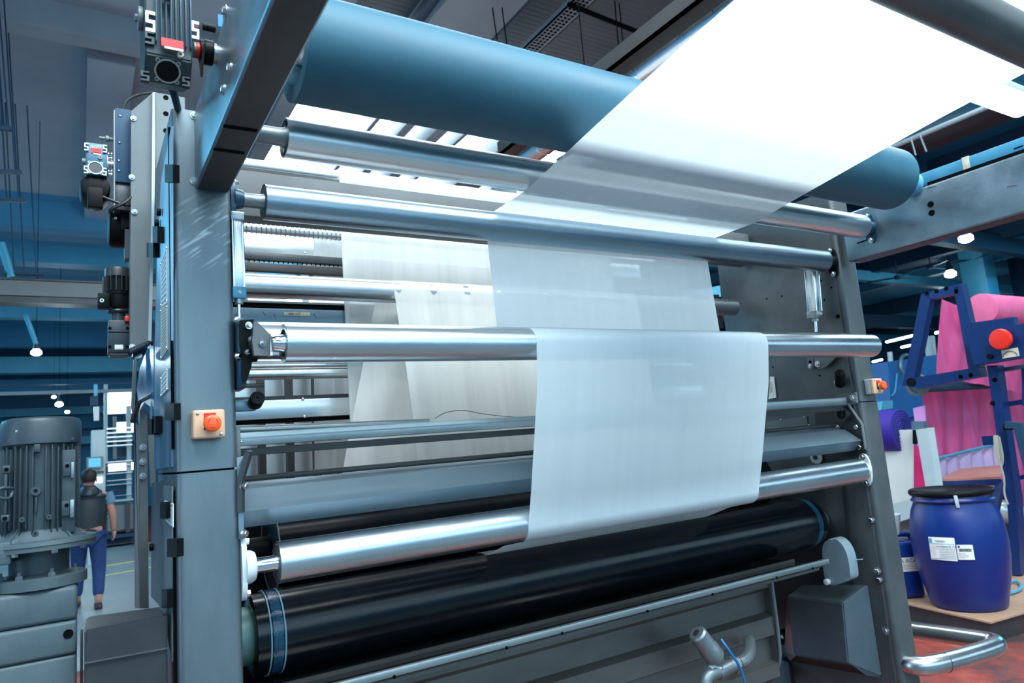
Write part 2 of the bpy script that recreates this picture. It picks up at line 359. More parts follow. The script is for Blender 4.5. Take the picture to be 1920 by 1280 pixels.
# the near post carries wiped smears
def smear():
    m = M['post'].copy(); m.name = 'smeared_post_steel'; M['postsmear'] = m; nt = m.node_tree; N = nt.nodes; L = nt.links; p = N['Principled BSDF']
    src = p.inputs['Base Color'].links[0].from_socket
    tc = N.new('ShaderNodeTexCoord'); m0 = N.new('ShaderNodeMapping'); m0.inputs['Rotation'].default_value = (0, math.radians(38), 0); mp = N.new('ShaderNodeMapping'); mp.inputs['Scale'].default_value = (8, 8, 60)
    L.new(tc.outputs['Object'], m0.inputs[0]); L.new(m0.outputs[0], mp.inputs[0]); n = N.new('ShaderNodeTexNoise'); n.inputs['Scale'].default_value = 1.6; n.inputs['Detail'].default_value = 8; L.new(mp.outputs[0], n.inputs[0])
    vd = N.new('ShaderNodeVectorMath'); vd.operation = 'DISTANCE'; vd.inputs[1].default_value = (.01, -.22, 2.25); L.new(tc.outputs['Object'], vd.inputs[0])
    r1 = N.new('ShaderNodeMapRange'); r1.inputs['From Min'].default_value = .11; r1.inputs['From Max'].default_value = .03; L.new(vd.outputs['Value'], r1.inputs[0])
    r2 = N.new('ShaderNodeMapRange'); r2.inputs['From Min'].default_value = .53; r2.inputs['From Max'].default_value = .66; L.new(n.outputs['Fac'], r2.inputs[0])
    mu = N.new('ShaderNodeMath'); mu.operation = 'MULTIPLY'; L.new(r1.outputs[0], mu.inputs[0]); L.new(r2.outputs[0], mu.inputs[1])
    mx = N.new('ShaderNodeMix'); mx.data_type = 'RGBA'; L.new(mu.outputs[0], mx.inputs[0]); L.new(src, mx.inputs[6]); mx.inputs[7].default_value = (.45, .52, .56, 1)
    L.new(mx.outputs[2], p.inputs['Base Color'])
smear()
# ================================================================== the hall
def S(name, m, *boxes, **k):
    b = MB()
    for bx in boxes: b.box(*bx, **k)
    return b.build(name, m, kind='structure')
# floor: red paint, grey lane behind the machine, unseen front greyed against red bounce
fm = bpy.data.materials.new('worn_factory_floor'); fm.use_nodes = True
nt = fm.node_tree; N = nt.nodes; L = nt.links; p = N['Principled BSDF']
tc = N.new('ShaderNodeTexCoord'); n1 = N.new('ShaderNodeTexNoise'); n1.inputs['Scale'].default_value = 2.2; n1.inputs['Detail'].default_value = 10
n1.inputs['Roughness'].default_value = .7
L.new(tc.outputs['Object'], n1.inputs[0])
cr = N.new('ShaderNodeValToRGB'); e = cr.color_ramp.elements
e[0].position = .36; e[0].color = (.06, .045, .045, 1); e[1].position = .52; e[1].color = (.27, .050, .034, 1)
x_ = cr.color_ramp.elements.new(.66); x_.color = (.36, .10, .07, 1)
L.new(n1.outputs['Fac'], cr.inputs[0]); L.new(cr.outputs[0], p.inputs['Base Color'])
n2 = N.new('ShaderNodeTexNoise'); n2.inputs['Scale'].default_value = 6; L.new(tc.outputs['Object'], n2.inputs[0])
mr = N.new('ShaderNodeMapRange'); mr.inputs['To Min'].default_value = .2; mr.inputs['To Max'].default_value = .6
L.new(n2.outputs['Fac'], mr.inputs[0]); L.new(mr.outputs[0], p.inputs['Roughness'])
M['floor'] = fm
M['lane'] = mat('grey_lane_floor', (0.20, 0.24, 0.26), 0, 0.35, (0.28, 0.32, 0.33), 1.2, 0.6)
M['yellow'] = mat('yellow_lane_line', (0.55, 0.52, 0.22), 0, 0.5)
S('floor', 'floor', (-14, 48, -12, 40, -0.1, 0))
S('floor_lane', 'lane', (-6, 2.0, 7.5, 19.5, 0, 0.004))
M['bay'] = mat('dark_grey_bay_floor', (0.05, 0.062, 0.07), 0, 0.4, (0.08, 0.095, 0.105), 1.2, 0.6)  # unseen front floor, darkened to cut red bounce and roller reflections
S('floor_grey_bay', 'bay', (-14, 48, -12, 1.45, 0, 0.004))
bb = MB(); 
for (a, b_) in (((-3, 14.3), (2.0, 16.0)), ((-3, 12.9), (2.0, 14.6))):
    bb.obox(((a[0]+b_[0])/2, (a[1]+b_[1])/2, .006), ((b_[0]-a[0])/2, (b_[1]-a[1])/2, 0), (-.02, .05, 0), (0, 0, .002))
bb.build('floor_line', 'yellow', kind='structure')
S('wall_far', 'concreteblue', (-14, 48, 40, 40.3, -0.1, 8))
S('wall_left', 'concreteblue', (-14.3, -14, -12, 40, -0.1, 8))
S('wall_right', 'teal', (48, 48.3, -12, 40, -0.1, 8))
S('wall_back', 'concreteblue', (-14, 48, -8.3, -8, -0.1, 8))
M['backwin'] = mat('window_daylight', (.5, .7, .8), 0, .3, emit=(.62, .87, 1.0), estr=1.9)
# windows in the wall behind the photographer (mirrored by the rollers)
for i in range(12):
    S('window_%d' % (i+1), 'backwin', (-8+3.2*i, -8+3.2*i+2.9, -7.98, -7.9, 2.3, 6.0))
# roof
S('ceiling', 'roofdark', (2.6, 8.2, -12, 8.0, 7.25, 7.4))
S('ceiling_left', 'concrete', (-14, 2.6, -12, 16, 7.25, 7.4))
S('ceiling_left_far', 'concreteblue', (-14, 2.6, 16, 40, 7.25, 7.4))
S('ceiling_right', 'teal', (8.2, 48, -12, 40, 7.25, 7.4))
S('ceiling_over_glazing', 'concreteblue', (2.6, 8.2, 13.5, 40, 7.25, 7.4))
S('ceiling_glazing', 'skyglass', (2.6, 8.2, 8.0, 13.5, 7.3, 7.36))
# longitudinal roof ribs, each a beam of its own
for i, (x0, x1, y0, y1, z0, m_) in enumerate((
        (2.45, 2.72, -2, 30, 6.85, 'roofmid'), (3.98, 4.06, 7.5, 14, 6.9, 'roofmid'), (4.5, 4.66, 8.5, 14, 6.9, 'roofmid'), (4.95, 5.15, 8.5, 14, 6.8, 'roofmid'),
        (5.55, 5.63, 8.5, 14, 6.9, 'roofmid'), (6.2, 6.75, 8.5, 14, 6.7, 'roofmid'), (7.3, 7.38, 8.5, 14, 6.9, 'roofmid'),
        (3.62, 4.50, 3, 8.5, 6.8, 'roofmid'), (6.9, 7.5, 3, 8.0, 6.85, 'roofmid'), (0.05, 0.60, 9.8, 17, 6.95, 'concrete'), (8.0, 8.4, 0, 30, 6.6, 'roofmid'))):
    S('trim_%d' % (i+1), m_, (x0, x1, y0, y1, z0, 7.25), bev=.015)
S('trim_12', 'tealdark', (3.50, 3.60, 3, 8.5, 6.9, 7.0)); S('trim_13', 'tealdark', (4.52, 4.62, 3, 8.5, 6.9, 7.0))
S('trim_14', 'tealdark', (6.78, 6.88, 3, 8.0, 6.9, 7.0))
# cross beams of the left bay
S('trim_15', 'roofmid', (-12, 2.5, 9.15, 9.45, 6.9, 7.25)); S('trim_16', 'concreteblue', (-12, 2.5, 16.4, 16.9, 6.7, 7.25))
S('trim_17', 'teallight', (-12, 2.5, 19.6, 20.1, 6.8, 7.25)); S('trim_18', 'teal', (-12, 2.5, 17.2, 17.9, 6.85, 7.25))
S('trim_19', 'teallight', (-12, 2.5, 24, 24.4, 6.3, 7.25)); S('trim_20', 'teal', (-12, 2.5, 28, 28.4, 6.1, 7.25))
S('trim_21', 'teallight', (-12, 2.5, 31, 31.6, 5.6, 6.2)); S('trim_22', 'teal', (-12, 2.5, 33, 33.5, 5.0, 5.6))
for k, zz in enumerate((4.6, 3.9, 3.2)):
    S('trim_%d' % (23+k), ('teallight', 'teal', 'teallight')[k], (-12, 3.5, 38.6, 39.0, zz, zz+.35))
# columns
def column(x, y, w, m_, n):
    S('trim_%d' % n, m_, (x-w/2, x+w/2, y-w/2, y+w/2, 0, 7.25), bev=.03, edges='z')
column(6.7, 10.6, .36, 'roofmid', 26)
column(27.4, 12.1, .8, 'teallight', 27)
column(30.6, 12.1, .5, 'tealdark', 28)
# right bay: purlins along Y and trusses along X, dark blue
k = 29
for (x0, z0, w, m_) in ((13.5, 6.9, .25, 'teallight'), (16.5, 6.7, .3, 'tealdark'), (20, 6.9, .3, 'teallight'), (24, 6.6, .35, 'tealdark'), (29, 6.9, .35, 'teallight'), (35, 6.5, .4, 'tealdark'), (41, 6.8, .4, 'teallight')):
    S('trim_%d' % k, m_, (x0, x0+w, 2, 40, z0, 7.25)); k += 1
for (y0, z0, h, m_) in ((9.8, 6.2, .5, 'tealdark'), (14, 6.3, .35, 'teallight'), (19, 5.7, .6, 'tealdark'), (24, 5.9, .4, 'teallight'), (30, 5.4, .7, 'tealdark')):
    S('trim_%d' % k, m_, (12, 48, y0, y0+.3, z0, z0+h)); k += 1
S('trim_%d' % k, 'roofbrown', (9.2, 15.5, 5.0, 7.6, 7.1, 7.2)); k += 1
S('trim_%d' % k, 'tealdark', (8.4, 16, 7.7, 8.0, 6.8, 7.1)); k += 1

# far things hanging in the roof
def rod(name, p0, p1, r, m_, label, cat, group=None, seg=8):
    b = MB(); b.cyl(p0, p1, r, seg); return b.build(name, m_, None, label, cat, group)
t = T('cable_tray', (5.0, 7, 6.75), 'perforated grey cable tray running under the dark roof above the large overhead roller', 'cable tray')
b = MB(); b.box(4.92, 5.16, 3, 8.6, 6.72, 6.74); b.box(4.92, 4.935, 3, 8.6, 6.72, 6.80); b.box(5.145, 5.16, 3, 8.6, 6.72, 6.80); b.build('tray', 'roofmid', t)
b = MB()
for i in range(90):
    for j in range(3): b.box(4.95+.06*j, 4.985+.06*j, 3.1+.06*i, 3.13+.06*i, 6.714, 6.721)
b.build('perforation', 'dark', t, kind='stuff')
rod('roof_strut', at(1066, 8, Z=6.7), at(1243, 79, Z=6.7), .03, 'dark', 'thin black strut crossing the roof panels above the large roller', 'strut')
for i, (a, c) in enumerate((((922, 0), (932, 75)), ((940, 0), (950, 82)), ((1156, 48), (1163, 128)), ((1165, 52), (1172, 124)), ((1307, 0), (1310, 26)), ((1315, 0), (1318, 22)))):
    za = 6.4
    p0 = at(*a, Z=6.9); p1 = at(*c, Y=p0.y); p0 = p0+(p0-p1).normalized()*.5; p0.z = 7.255
    rod('hanging_wire', p0, p1, .008, 'dark', ('left ', 'right ')[i % 2]+['one of two black wires hanging left of the perforated cable tray', 'one of two black wires hanging above the silver duct', 'one of two black wires at the top edge beside the silver duct'][i//2], 'wire', 'hanging wire pairs under the roof', 5)
# silver ventilation duct over the machine
t = T('ventilation_duct', (2.62, 3, 3.6), 'silver round duct running away above the large roller, left of the white web', 'duct')
b = MB(); b.cyl((2.63, 1.2, 3.60), (2.63, 3.9, 3.60), .075, 32); b.build('pipe', 'roller2', t)
for y in (2.05, 2.62, 3.3, 3.62):
    b = MB(); b.tube((2.63, y, 3.60), (2.63, y+.012, 3.60), .0775, .074, 32); b.build('joint_ring', 'chrome', t)
b = MB(); b.box(2.44, 2.55, 1.2, 3.9, 3.60, 3.62); b.box(2.44, 2.452, 1.2, 3.9, 3.60, 3.70); b.build('side_angle', 'armunder', t)
rod('blue_pipe', at(1046, 300, Z=3.52), at(1180, 222, Z=3.52), .012, 'paneblue', 'thin bright blue pipe just below the silver duct', 'pipe')

q = at(1110, 262, Z=3.52); b = MB(); b.cyl(q, (q.x, q.y, 7.255), .004, 5); b.build('pipe_hanger', 'dark', bpy.data.objects['blue_pipe'])

# left bay: services
t = T('service_duct', at(90, 545, Y=12), 'long cream rectangular duct crossing behind the small motors at left', 'duct')
a = at(-30, 545, Y=12); c = at(200, 545, Y=12)
b = MB(); b.box(a.x-3, c.x+2.5, 12, 12.35, 4.30, 4.52); b.build('duct_body', 'sheet', t)
b = MB(); b.box(a.x-3, c.x+2.5, 11.98, 12.35, 4.525, 4.55); b.box(a.x-3, c.x+2.5, 12.02, 12.3, 4.20, 4.29); b.build('flange', 'darksteel', t)
def pend(name, px_, py_, Y_, r, label, grp, cat='lamp'):
    pt = at(px_, py_, Y=Y_)
    t = T(name, pt, label, cat, grp)
    b = MB(); b.lathe(pt+Vector((0, 0, -r*.6)), pt+Vector((0, 0, 1)), [(0, r*.5), (r*.3, r), (r*.9, r), (r*1.3, r*.6)], 16); b.build('bulb', 'lampon', t)
    b = MB(); b.lathe(pt+Vector((0, 0, r*.8)), pt+Vector((0, 0, 3)), [(0, r*.75), (r*1.2, r*.4), (r*2.2, r*.3)], 12); b.build('socket', 'darksteel', t)
    b = MB(); b.cyl(pt+Vector((0, 0, r*2.5)), (pt.x, pt.y, 7.255), r*.06, 5); b.build('cord', 'dark', t)
    l = bpy.data.lights.new('lamp_glow', 'POINT'); l.energy = 60; l.shadow_soft_size = r; l.color = (.75, .93, 1)
    o = bpy.data.objects.new('lamp_glow', l); COL.objects.link(o); o.location = pt+Vector((0, 0, -r*1.2))
pend('pendant_lamp', 68, 661, 12.6, .07, 'bright round lamp hanging below the cream duct at far left', None)
pend('pendant_lamp', 111, 758, 20, .08, 'small lamp just above the big grey motor at far left', None)
pend('pendant_lamp', 101, 744, 26, .06, 'tiny lamp up and left of the small lamp above the big motor', None)
pend('pendant_lamp', 126, 772, 28, .07, 'tiny lamp lowest, right above the big motor fan cover', None)
pend('highbay_lamp', 1811, 447, 9.0, .17, 'bright lamp under the right overhead arm, highest of three', None)
pend('highbay_lamp', 1782, 514, 11.7, .17, 'bright lamp above the blue A-frame, middle of three', None)
pend('highbay_lamp', 1780, 585, 15.5, .17, 'bright lamp seen inside the blue A-frame against pink cloth', None)
def tubelamp(p0, p1, r, label, grp='fluorescent tubes beyond the machine'):
    t = T('tube_lamp', (Vector(p0)+Vector(p1))/2, label, 'lamp', grp)
    b = MB(); b.cyl(p0, p1, r, 12, bev=r*.6); b.build('tube', 'lampon', t)
    p0 = Vector(p0); p1 = Vector(p1); up = Vector((0, 0, r*1.3))
    b = MB(); b.bar(p0+up, p1+up, r*1.6, r*.7); b.build('housing', 'teallight', t)
    q = (p0+p1)/2+up; b = MB(); b.cyl(q, (q.x, q.y, 7.255), .012, 5); b.build('hanger', 'tealdark', t)
for a_, c_, Y_, lb in (((1662, 641), (1711, 629), 19, 'long lit tube left of the blue A-frame leg'), ((1690, 651), (1708, 647), 20.6, 'short lit tube below the long one, left of the A-frame leg'),
                       ((1725, 645), (1740, 641), 20.6, 'short lit tube inside the A-frame, left of pink cloth'), ((1754, 624), (1776, 619), 17, 'lit tube inside the A-frame, crossing the edge of pink cloth'),
                       ((1787, 618), (1803, 614), 17, 'lit tube at the right leg of the A-frame'), ((1636, 678), (1654, 674), 24, 'lit tube just right of the front roller end')):
    tubelamp(at(*a_, Y=Y_), at(*c_, Y=Y_), .055, lb, None)
# the large bright luminaire beside the web, upper right
t = T('luminaire', at(1870, 190, Z=3.6), 'large bright white luminaire at the right edge beside the overhead web', 'lamp')
c = at(1914, 203, Z=3.6); a = c-Vector((1.5, 0, 0))
b = MB(); b.cyl(a, c, .065, 24, bev=.03); b.build('diffuser', 'lampon', t)
b = MB(); b.box(a.x, c.x-.04, c.y-.08, c.y+.08, 3.65, 3.70, bev=.005); b.build('housing', 'greypaint', t)
b = MB(); b.cyl((c.x-.2, c.y, 3.69), (c.x-.2, c.y, 7.26), .01, 6); b.build('hanger', 'dark', t)
# white pipe with two hangers, upper right
t = T('white_pipe', at(1770, 240, Z=5.5), 'thin white pipe with two droppers, above the large roller right end', 'pipe')
b = MB(); b.cyl(at(1660, 281, Z=5.5), at(1855, 199, Z=5.5), .035, 10); b.build('main_pipe', 'greypaint', t)
for f_ in (.1, .95):
    q = at(1660, 281, Z=5.5).lerp(at(1855, 199, Z=5.5), f_); b = MB(); b.cyl(q, (q.x, q.y, 7.255), .01, 5); b.build('hanger', 'tealdark', t)
for u_ in ((1708, 259, 1717, 291), (1724, 251, 1737, 284)):
    p0 = at(u_[0], u_[1], Z=5.5); b = MB(); b.cyl(p0, at(u_[2], u_[3], Y=p0.y), .012, 6); b.build('dropper', 'greypaint', t)
# ceiling fans / sprinkler crosses of the blue bay
for (px_, py_, Y_, lb) in ((1683, 520, 12, 'dark ceiling fan just right of the right post'), (1745, 501, 12, 'dark ceiling fan above the A-frame top left'), (1828, 486, 12, 'dark ceiling fan near the teal column')):
    c = at(px_, py_, Y=Y_); t = T('ceiling_fan', c, lb, 'fan')
    b = MB(); b.cyl(c, c+Vector((0, 0, .55)), .02, 8); b.build('stem', 'tealdark', t)
    for d in (0, 2.09, 4.19):
        b = MB(); b.obox(c+Vector((math.cos(d)*.45, math.sin(d)*.45, 0)), (math.cos(d)*.42, math.sin(d)*.42, 0), (-math.sin(d)*.06, math.cos(d)*.06, .01), (0, 0, .006)); b.build('blade', 'tealdark', t)
    b = MB(); b.cyl(c-Vector((0, 0, .05)), c+Vector((0, 0, .06)), .09, 12); b.build('hub', 'tealdark', t)
# hanging wire ladders at left
for (px_, py_, w_, Y_, lb) in ((8, 240, 28, 8.6, 'dark hanging cross bar at the far left, topmost'), (10, 321, 62, 9, 'dark hanging cross bar at the far left, second from top'), (12, 374, 76, 9.5, 'dark hanging cross bar at the far left, third from top'), (45, 512, 76, 12, 'dark hanging cross bar above the cream duct')):
    p0 = at(px_-w_/2, py_, Y=Y_); p1 = at(px_+w_/2, py_+2, Y=Y_)
    t = T('hanger_bar', (p0+p1)/2, lb, 'hanger')
    b = MB(); b.bar(p0, p1, .05, .04); b.build('bar', 'tealdark', t)
    for f_ in (.25, .5, .8):
        q = p0.lerp(p1, f_); b = MB(); b.cyl(q, (q.x-.15, q.y, 7.2), .008, 5); b.build('wire', 'tealdark', t)
rod('blue_cable_strut', at(2, 455, Y=12), at(22, 520, Y=12), .05, 'teallight', 'slanting bright metal strut at the far left above the cream duct', 'strut')
rod('blue_cable_strut', at(48, 590, Y=12.6), at(68, 645, Y=12.6), .035, 'teallight', 'slanting bright metal strut leading down to the far left lamp', 'strut')

# ------------------------------------------------------------------ far machine at left
t = T('far_stenter', at(210, 940, Y=20), 'bright steel stenter machine far behind the walking man', 'machine')
Y_ = 19.5
def F(px_, py_, Yv=19.5): return at(px_, py_, Y=Yv)
def fb(name, x0, y0, x1, y1, m_, d=.3, Yv=19.5, par=None, bev=0):
    a = F(x0, y1, Yv); c = F(x1, y0, Yv); b = MB(); b.box(a.x, c.x, Yv, Yv+d, a.z, c.z, bev=bev); return b.build(name, m_, par or t)
fb('frame_post', 195, 720, 202, 870, 'greypaint'); fb('frame_post', 212, 780, 219, 860, 'sheet'); fb('frame_post', 238, 760, 246, 960, 'greypaint')
for y in (800, 808, 816, 824, 832, 862, 869, 884, 897, 905, 926): fb('cross_roller', 200, y, 248, y+5, 'roller2', .15, 19.4)
fb('dark_housing', 212, 838, 248, 858, 'tealdark', .4, 19.7); fb('dark_roller', 205, 905, 248, 922, 'tealdark', .4, 19.7)
fb('rail_bar', 202, 934, 250, 942, 'greypaint', .5, 19.2); fb('tub', 202, 943, 250, 996, 'sheet', 1.0, 19.3); fb('tub_post', 236, 942, 244, 998, 'darksteel', .2, 19.2)
fb('base_roller', 190, 998, 252, 1012, 'tealdark', .8, 19.2); q = F(220, 1010, 19.6); b = MB(); b.box(q.x-.4, q.x+.4, 19.5, 19.9, 0, q.z+.1); b.build('foot', 'tealdark', t)
fb('sill', 190, 1015, 252, 1024, 'roofbrown', .8, 19.2)
fb('bright_web', 200, 732, 250, 776, 'glowwin', .05, 20.5); fb('bright_web', 203, 866, 250, 884, 'glowwin', .05, 20.4); fb('bright_web', 214, 790, 250, 812, 'glowwin', .05, 20.4)  # emissive quads: brightness of the far machine put in as glow
t2 = T('control_cabinet', F(182, 900, 16), 'pale control cabinet with a lit blue screen beside the walking man', 'control cabinet')
q = F(176, 1000, 16); b = MB(); b.box(q.x-.1, q.x+.12, 16.05, 16.3, 0, F(180, 925, 16).z); b.build('cabinet_stand', 'greypaint', t2)
fb('cabinet_body', 170, 805, 198, 925, 'greypaint', .3, 16, t2, .01); fb('bezel', 162, 855, 194, 879, 'sheet', .1, 15.85, t2); fb('screen', 166, 858, 189, 876, 'screen', .02, 15.82, t2)
fb('lit_panel', 172, 894, 192, 906, 'glowwin', .02, 15.95, t2); fb('key_row', 166, 882, 195, 889, 'darksteel', .05, 15.9, t2)
fb('lamp_head', 176, 762, 186, 788, 'castwhite', .2, 15.9, t2); fb('sensor_head', 170, 742, 184, 760, 'tealdark', .2, 15.9, t2); fb('pillar', 176, 720, 183, 742, 'teallight', .1, 15.9, t2)
t3 = T('overhead_pipe_run', F(120, 722, 17), 'pair of long dark pipes above the far machine at left', 'pipes')
fb('pipe', -40, 716, 260, 724, 'tealdark', .1, 17, t3); fb('pipe', -40, 728, 260, 742, 'roofmid', .1, 17.2, t3)

# ------------------------------------------------------------------ the walking man
mc = at(165, 1143, Z=0.0); mx, my = mc.x, mc.y
man = T('person', (mx, my, 0), 'man seen from behind in black padded vest and blue jeans walking away', 'person')
ORG[man.name] = Vector((mx, my, 0))
def skin_chain(name, verts, edges, m_, parent, lvl=2, root=0):
    me = bpy.data.meshes.new(name)
    me.from_pydata([Vector(v[:3])+Vector((mx, my, 0))-ORG[parent.name] for v in verts], edges, [])
    o = bpy.data.objects.new(name, me); COL.objects.link(o); o.parent = parent; ORG[o.name] = ORG[parent.name]
    sk = o.modifiers.new('skin', 'SKIN'); sk.use_smooth_shade = True
    sl = me.skin_vertices.new(name='') if not me.skin_vertices else me.skin_vertices[0]
    for i, v in enumerate(verts):
        r = v[3]; sl.data[i].radius = (r, v[4] if len(v) > 4 else r)
    sl.data[root].use_root = True
    ss = o.modifiers.new('sub', 'SUBSURF'); ss.levels = lvl; ss.render_levels = lvl
    me.materials.append(M[m_]); return o
# mid-stride, weight on the near (right) foot, facing +Y
body = [(0, 0, .95, .15, .12), (0, .01, 1.12, .145, .11), (0, .02, 1.30, .14, .10), (0, .02, 1.42, .09, .07), (0, .03, 1.50, .06, .06), (0, .04, 1.57, .058, .058),
        (.10, 0, .90, .105), (.12, .03, .50, .068), (.11, -.10, .10, .045), (.11, .02, .045, .042, .03), (.11, .12, .03, .035, .025),
        (-.10, 0, .90, .105), (-.11, .18, .52, .068), (-.12, .20, .12, .045), (-.12, .32, .05, .042, .03), (-.12, .42, .04, .035, .025),
        (.20, .02, 1.40, .056), (.27, .0, 1.16, .046), (.285, .06, .93, .034),
        (-.20, .02, 1.40, .056), (-.26, .06, 1.16, .046), (-.25, .20, .98, .036)]
ed = [(0, 1), (1, 2), (2, 3), (3, 4), (4, 5), (0, 6), (6, 7), (7, 8), (8, 9), (9, 10), (0, 11), (11, 12), (12, 13), (13, 14), (14, 15), (3, 16), (16, 17), (17, 18), (3, 19), (19, 20), (20, 21)]
skin_chain('body', body, ed, 'skin', man)
# clothing follows the body
skin_chain('jeans', [(0, 0, .97, .165, .14), (.10, 0, .88, .122), (.12, .03, .50, .086), (.11, -.08, .14, .066), (-.10, 0, .88, .122), (-.11, .18, .52, .086), (-.12, .20, .14, .066)],
           [(0, 1), (1, 2), (2, 3), (0, 4), (4, 5), (5, 6)], 'jeans', man)
b = MB(); O = Vector((mx, my, 0)); zs = [.86, .90, .94, .97, 1.0, 1.035, 1.06, 1.095, 1.12, 1.155, 1.18, 1.215, 1.24, 1.275, 1.30, 1.335, 1.36, 1.40, 1.44, 1.475, 1.50]
rg = []
for i, z in enumerate(zs):
    w = .185+.03*math.sin(max(0, z-.98)/.5*PI*.75) if z < 1.40 else .222-(z-1.40)*1.25
    puff = .012 if i % 2 else -.008
    rg.append([b.bm.verts.new(O+Vector((math.cos(a)*(w+puff), math.sin(a)*(w*.68+puff)+.02, z))) for a in [2*PI*k/24 for k in range(24)]])
for a, c in zip(rg, rg[1:]):
    for i in range(24): b.bm.faces.new((a[i], a[(i+1) % 24], c[(i+1) % 24], c[i]))
b.bm.faces.new(rg[0][::-1]); b.bm.faces.new(rg[-1])
vest = b.build('padded_vest', 'vest', man, ang=80)
b = MB(); b.lathe(O+Vector((0, -.03, 1.40)), O+Vector((0, -.06, 1.56)), [(0, .10), (.05, .125), (.10, .11), (.14, .07)], 16); b.build('hood', 'vest', vest)
b = MB(); b.lathe(O+Vector((.20, .02, 1.43)), O+Vector((.27, .01, 1.22)), [(0, .075), (.10, .072), (.15, .066)], 14); b.build('sleeve', 'shirt', man)
b = MB(); b.lathe(O+Vector((-.20, .02, 1.43)), O+Vector((-.26, .05, 1.22)), [(0, .075), (.10, .072), (.15, .066)], 14); b.build('sleeve', 'shirt', man)
b = MB(); b.lathe(O+Vector((0, .05, 1.52)), O+Vector((0, .055, 1.76)), [(0, .045), (.03, .062), (.07, .076), (.12, .083), (.17, .072), (.205, .045), (.215, .01)], 20); hd = b.build('head', 'skin', man)
b = MB(); b.lathe(O+Vector((0, .035, 1.58)), O+Vector((0, .045, 1.79)), [(0, .072), (.04, .086), (.09, .092), (.14, .078), (.165, .05), (.18, .015)], 20); b.build('hair', 'hair', hd)
for s in (-1, 1):
    b = MB(); b.obox(O+Vector((s*.088, .06, 1.605)), (.008, 0, 0), (0, .018, 0), (0, 0, .03), bev=.006); b.build('ear', 'skin', hd)
b = MB(); b.obox(O+Vector((0, .135, 1.60)), (.014, 0, 0), (0, .02, 0), (0, 0, .022), bev=.006); b.build('nose', 'skin', hd)
for s, hx, hy, hz in ((1, .288, .08, .88), (-1, -.245, .25, .94)):
    hb = [(hx, hy-.01, hz+.06, .03), (hx, hy, hz, .036, .024)]; he = [(0, 1)]
    for f_, (dy, ln) in enumerate(((-.024, .05), (-.008, .058), (.008, .055), (.024, .045))):
        i0 = len(hb); hb += [(hx, hy+dy, hz-.03, .010), (hx-.01*s, hy+dy+.005, hz-.03-ln*.55, .0095), (hx-.028*s, hy+dy+.012, hz-.035-ln*.5, .009)]
        he += [(1, i0), (i0, i0+1), (i0+1, i0+2)]
    i0 = len(hb); hb += [(hx-.01*s, hy+.035, hz+.01, .011), (hx-.02*s, hy+.05, hz-.02, .0095)]; he += [(1, i0), (i0, i0+1)]
    skin_chain('hand', hb, he, 'skin', man, 1)
for (x, y, z) in ((.11, -.10, .05), (-.12, .30, .06)):
    b = MB(); b.obox(O+Vector((x, y+.06, z-.01)), (.045, 0, 0), (0, .13, 0), (0, 0, .03), bev=.02); b.build('shoe', 'shoe', man)
# ================================================================== the machine
YF = 1.88                       # front plane of the side posts
XL, XR = 0.338, 2.975           # inner faces of the side frames
def boltp(p, d, r=.009, h=.007, parent=None, name='bolt', m_='bolt'):
    d = Vector(d).normalized(); p = Vector(p)
    b = MB(); b.lathe(p, p+d*.002, [(0, r*1.5), (.002, r*1.5)], 12); b.hexh(p+d*.002, d, r, h); return b.build(name, m_, parent)
def screw(p, d, r=.004, parent=None):
    b = MB(); b.lathe(p, Vector(p)+Vector(d), [(0, r), (.0015, r*.9), (.0025, r*.5)], 10); return b.build('screw', 'bolt', parent)
def hole(p, d, r, parent, name='hole'):
    d = Vector(d).normalized(); b = MB(); b.tube(Vector(p)-d*.002, Vector(p)+d*.0012, r*1.15, r, 16); b.cyl(Vector(p)-d*.002, Vector(p)+d*.0006, r, 16); return b.build(name, 'dark', parent)
def xpoly(pts, X, d, name, m_, parent, bev=0):
    """plate lying in a plane X=, outline given by photo pixels, thickness d along X"""
    b = MB(); b.prism([at(a, c, X=X) for a, c in pts], (d, 0, 0))
    return b.build(name, m_, parent)
def ypoly(pts, Y, d, name, m_, parent):
    b = MB(); b.prism([at(a, c, Y=Y) for a, c in pts], (0, d, 0)); return b.build(name, m_, parent)

# ---- left side frame
lf = T('side_frame', (.27, 2.1, 0), 'near grey steel side frame of the machine at left, carrying one stop button', 'machine frame')
b = MB(); b.box(.197, XL, YF, 2.36, 1.645, 2.575, bev=.016, seg=4, edges='z'); b.build('upper_post', 'postsmear', lf)
b = MB(); b.box(.197, .340, YF-.002, 2.36, 0, 1.640, bev=.016, seg=4, edges='z'); b.build('lower_post', 'post', lf)
b = MB(); b.box(.205, .33, YF+.006, 2.3, 1.63, 1.655); b.build('joint', 'dark', lf)
b = MB(); b.box(.1905, .1965, YF+.022, YF+.03, 1.70, 2.53); b.box(.1905, .1965, YF+.022, YF+.03, .2, 1.60); b.build('door_gap', 'dark', lf)
# plate seen past the post, with three holes
b = MB(); b.box(.205, .295, 2.42, 2.43, 1.2, 2.885, bev=.004); pl = b.build('rear_flange_plate', 'cover', lf)
for y in (183, 213, 245): hole(at(311, y, Y=2.42), (0, -1, 0), .007, lf)
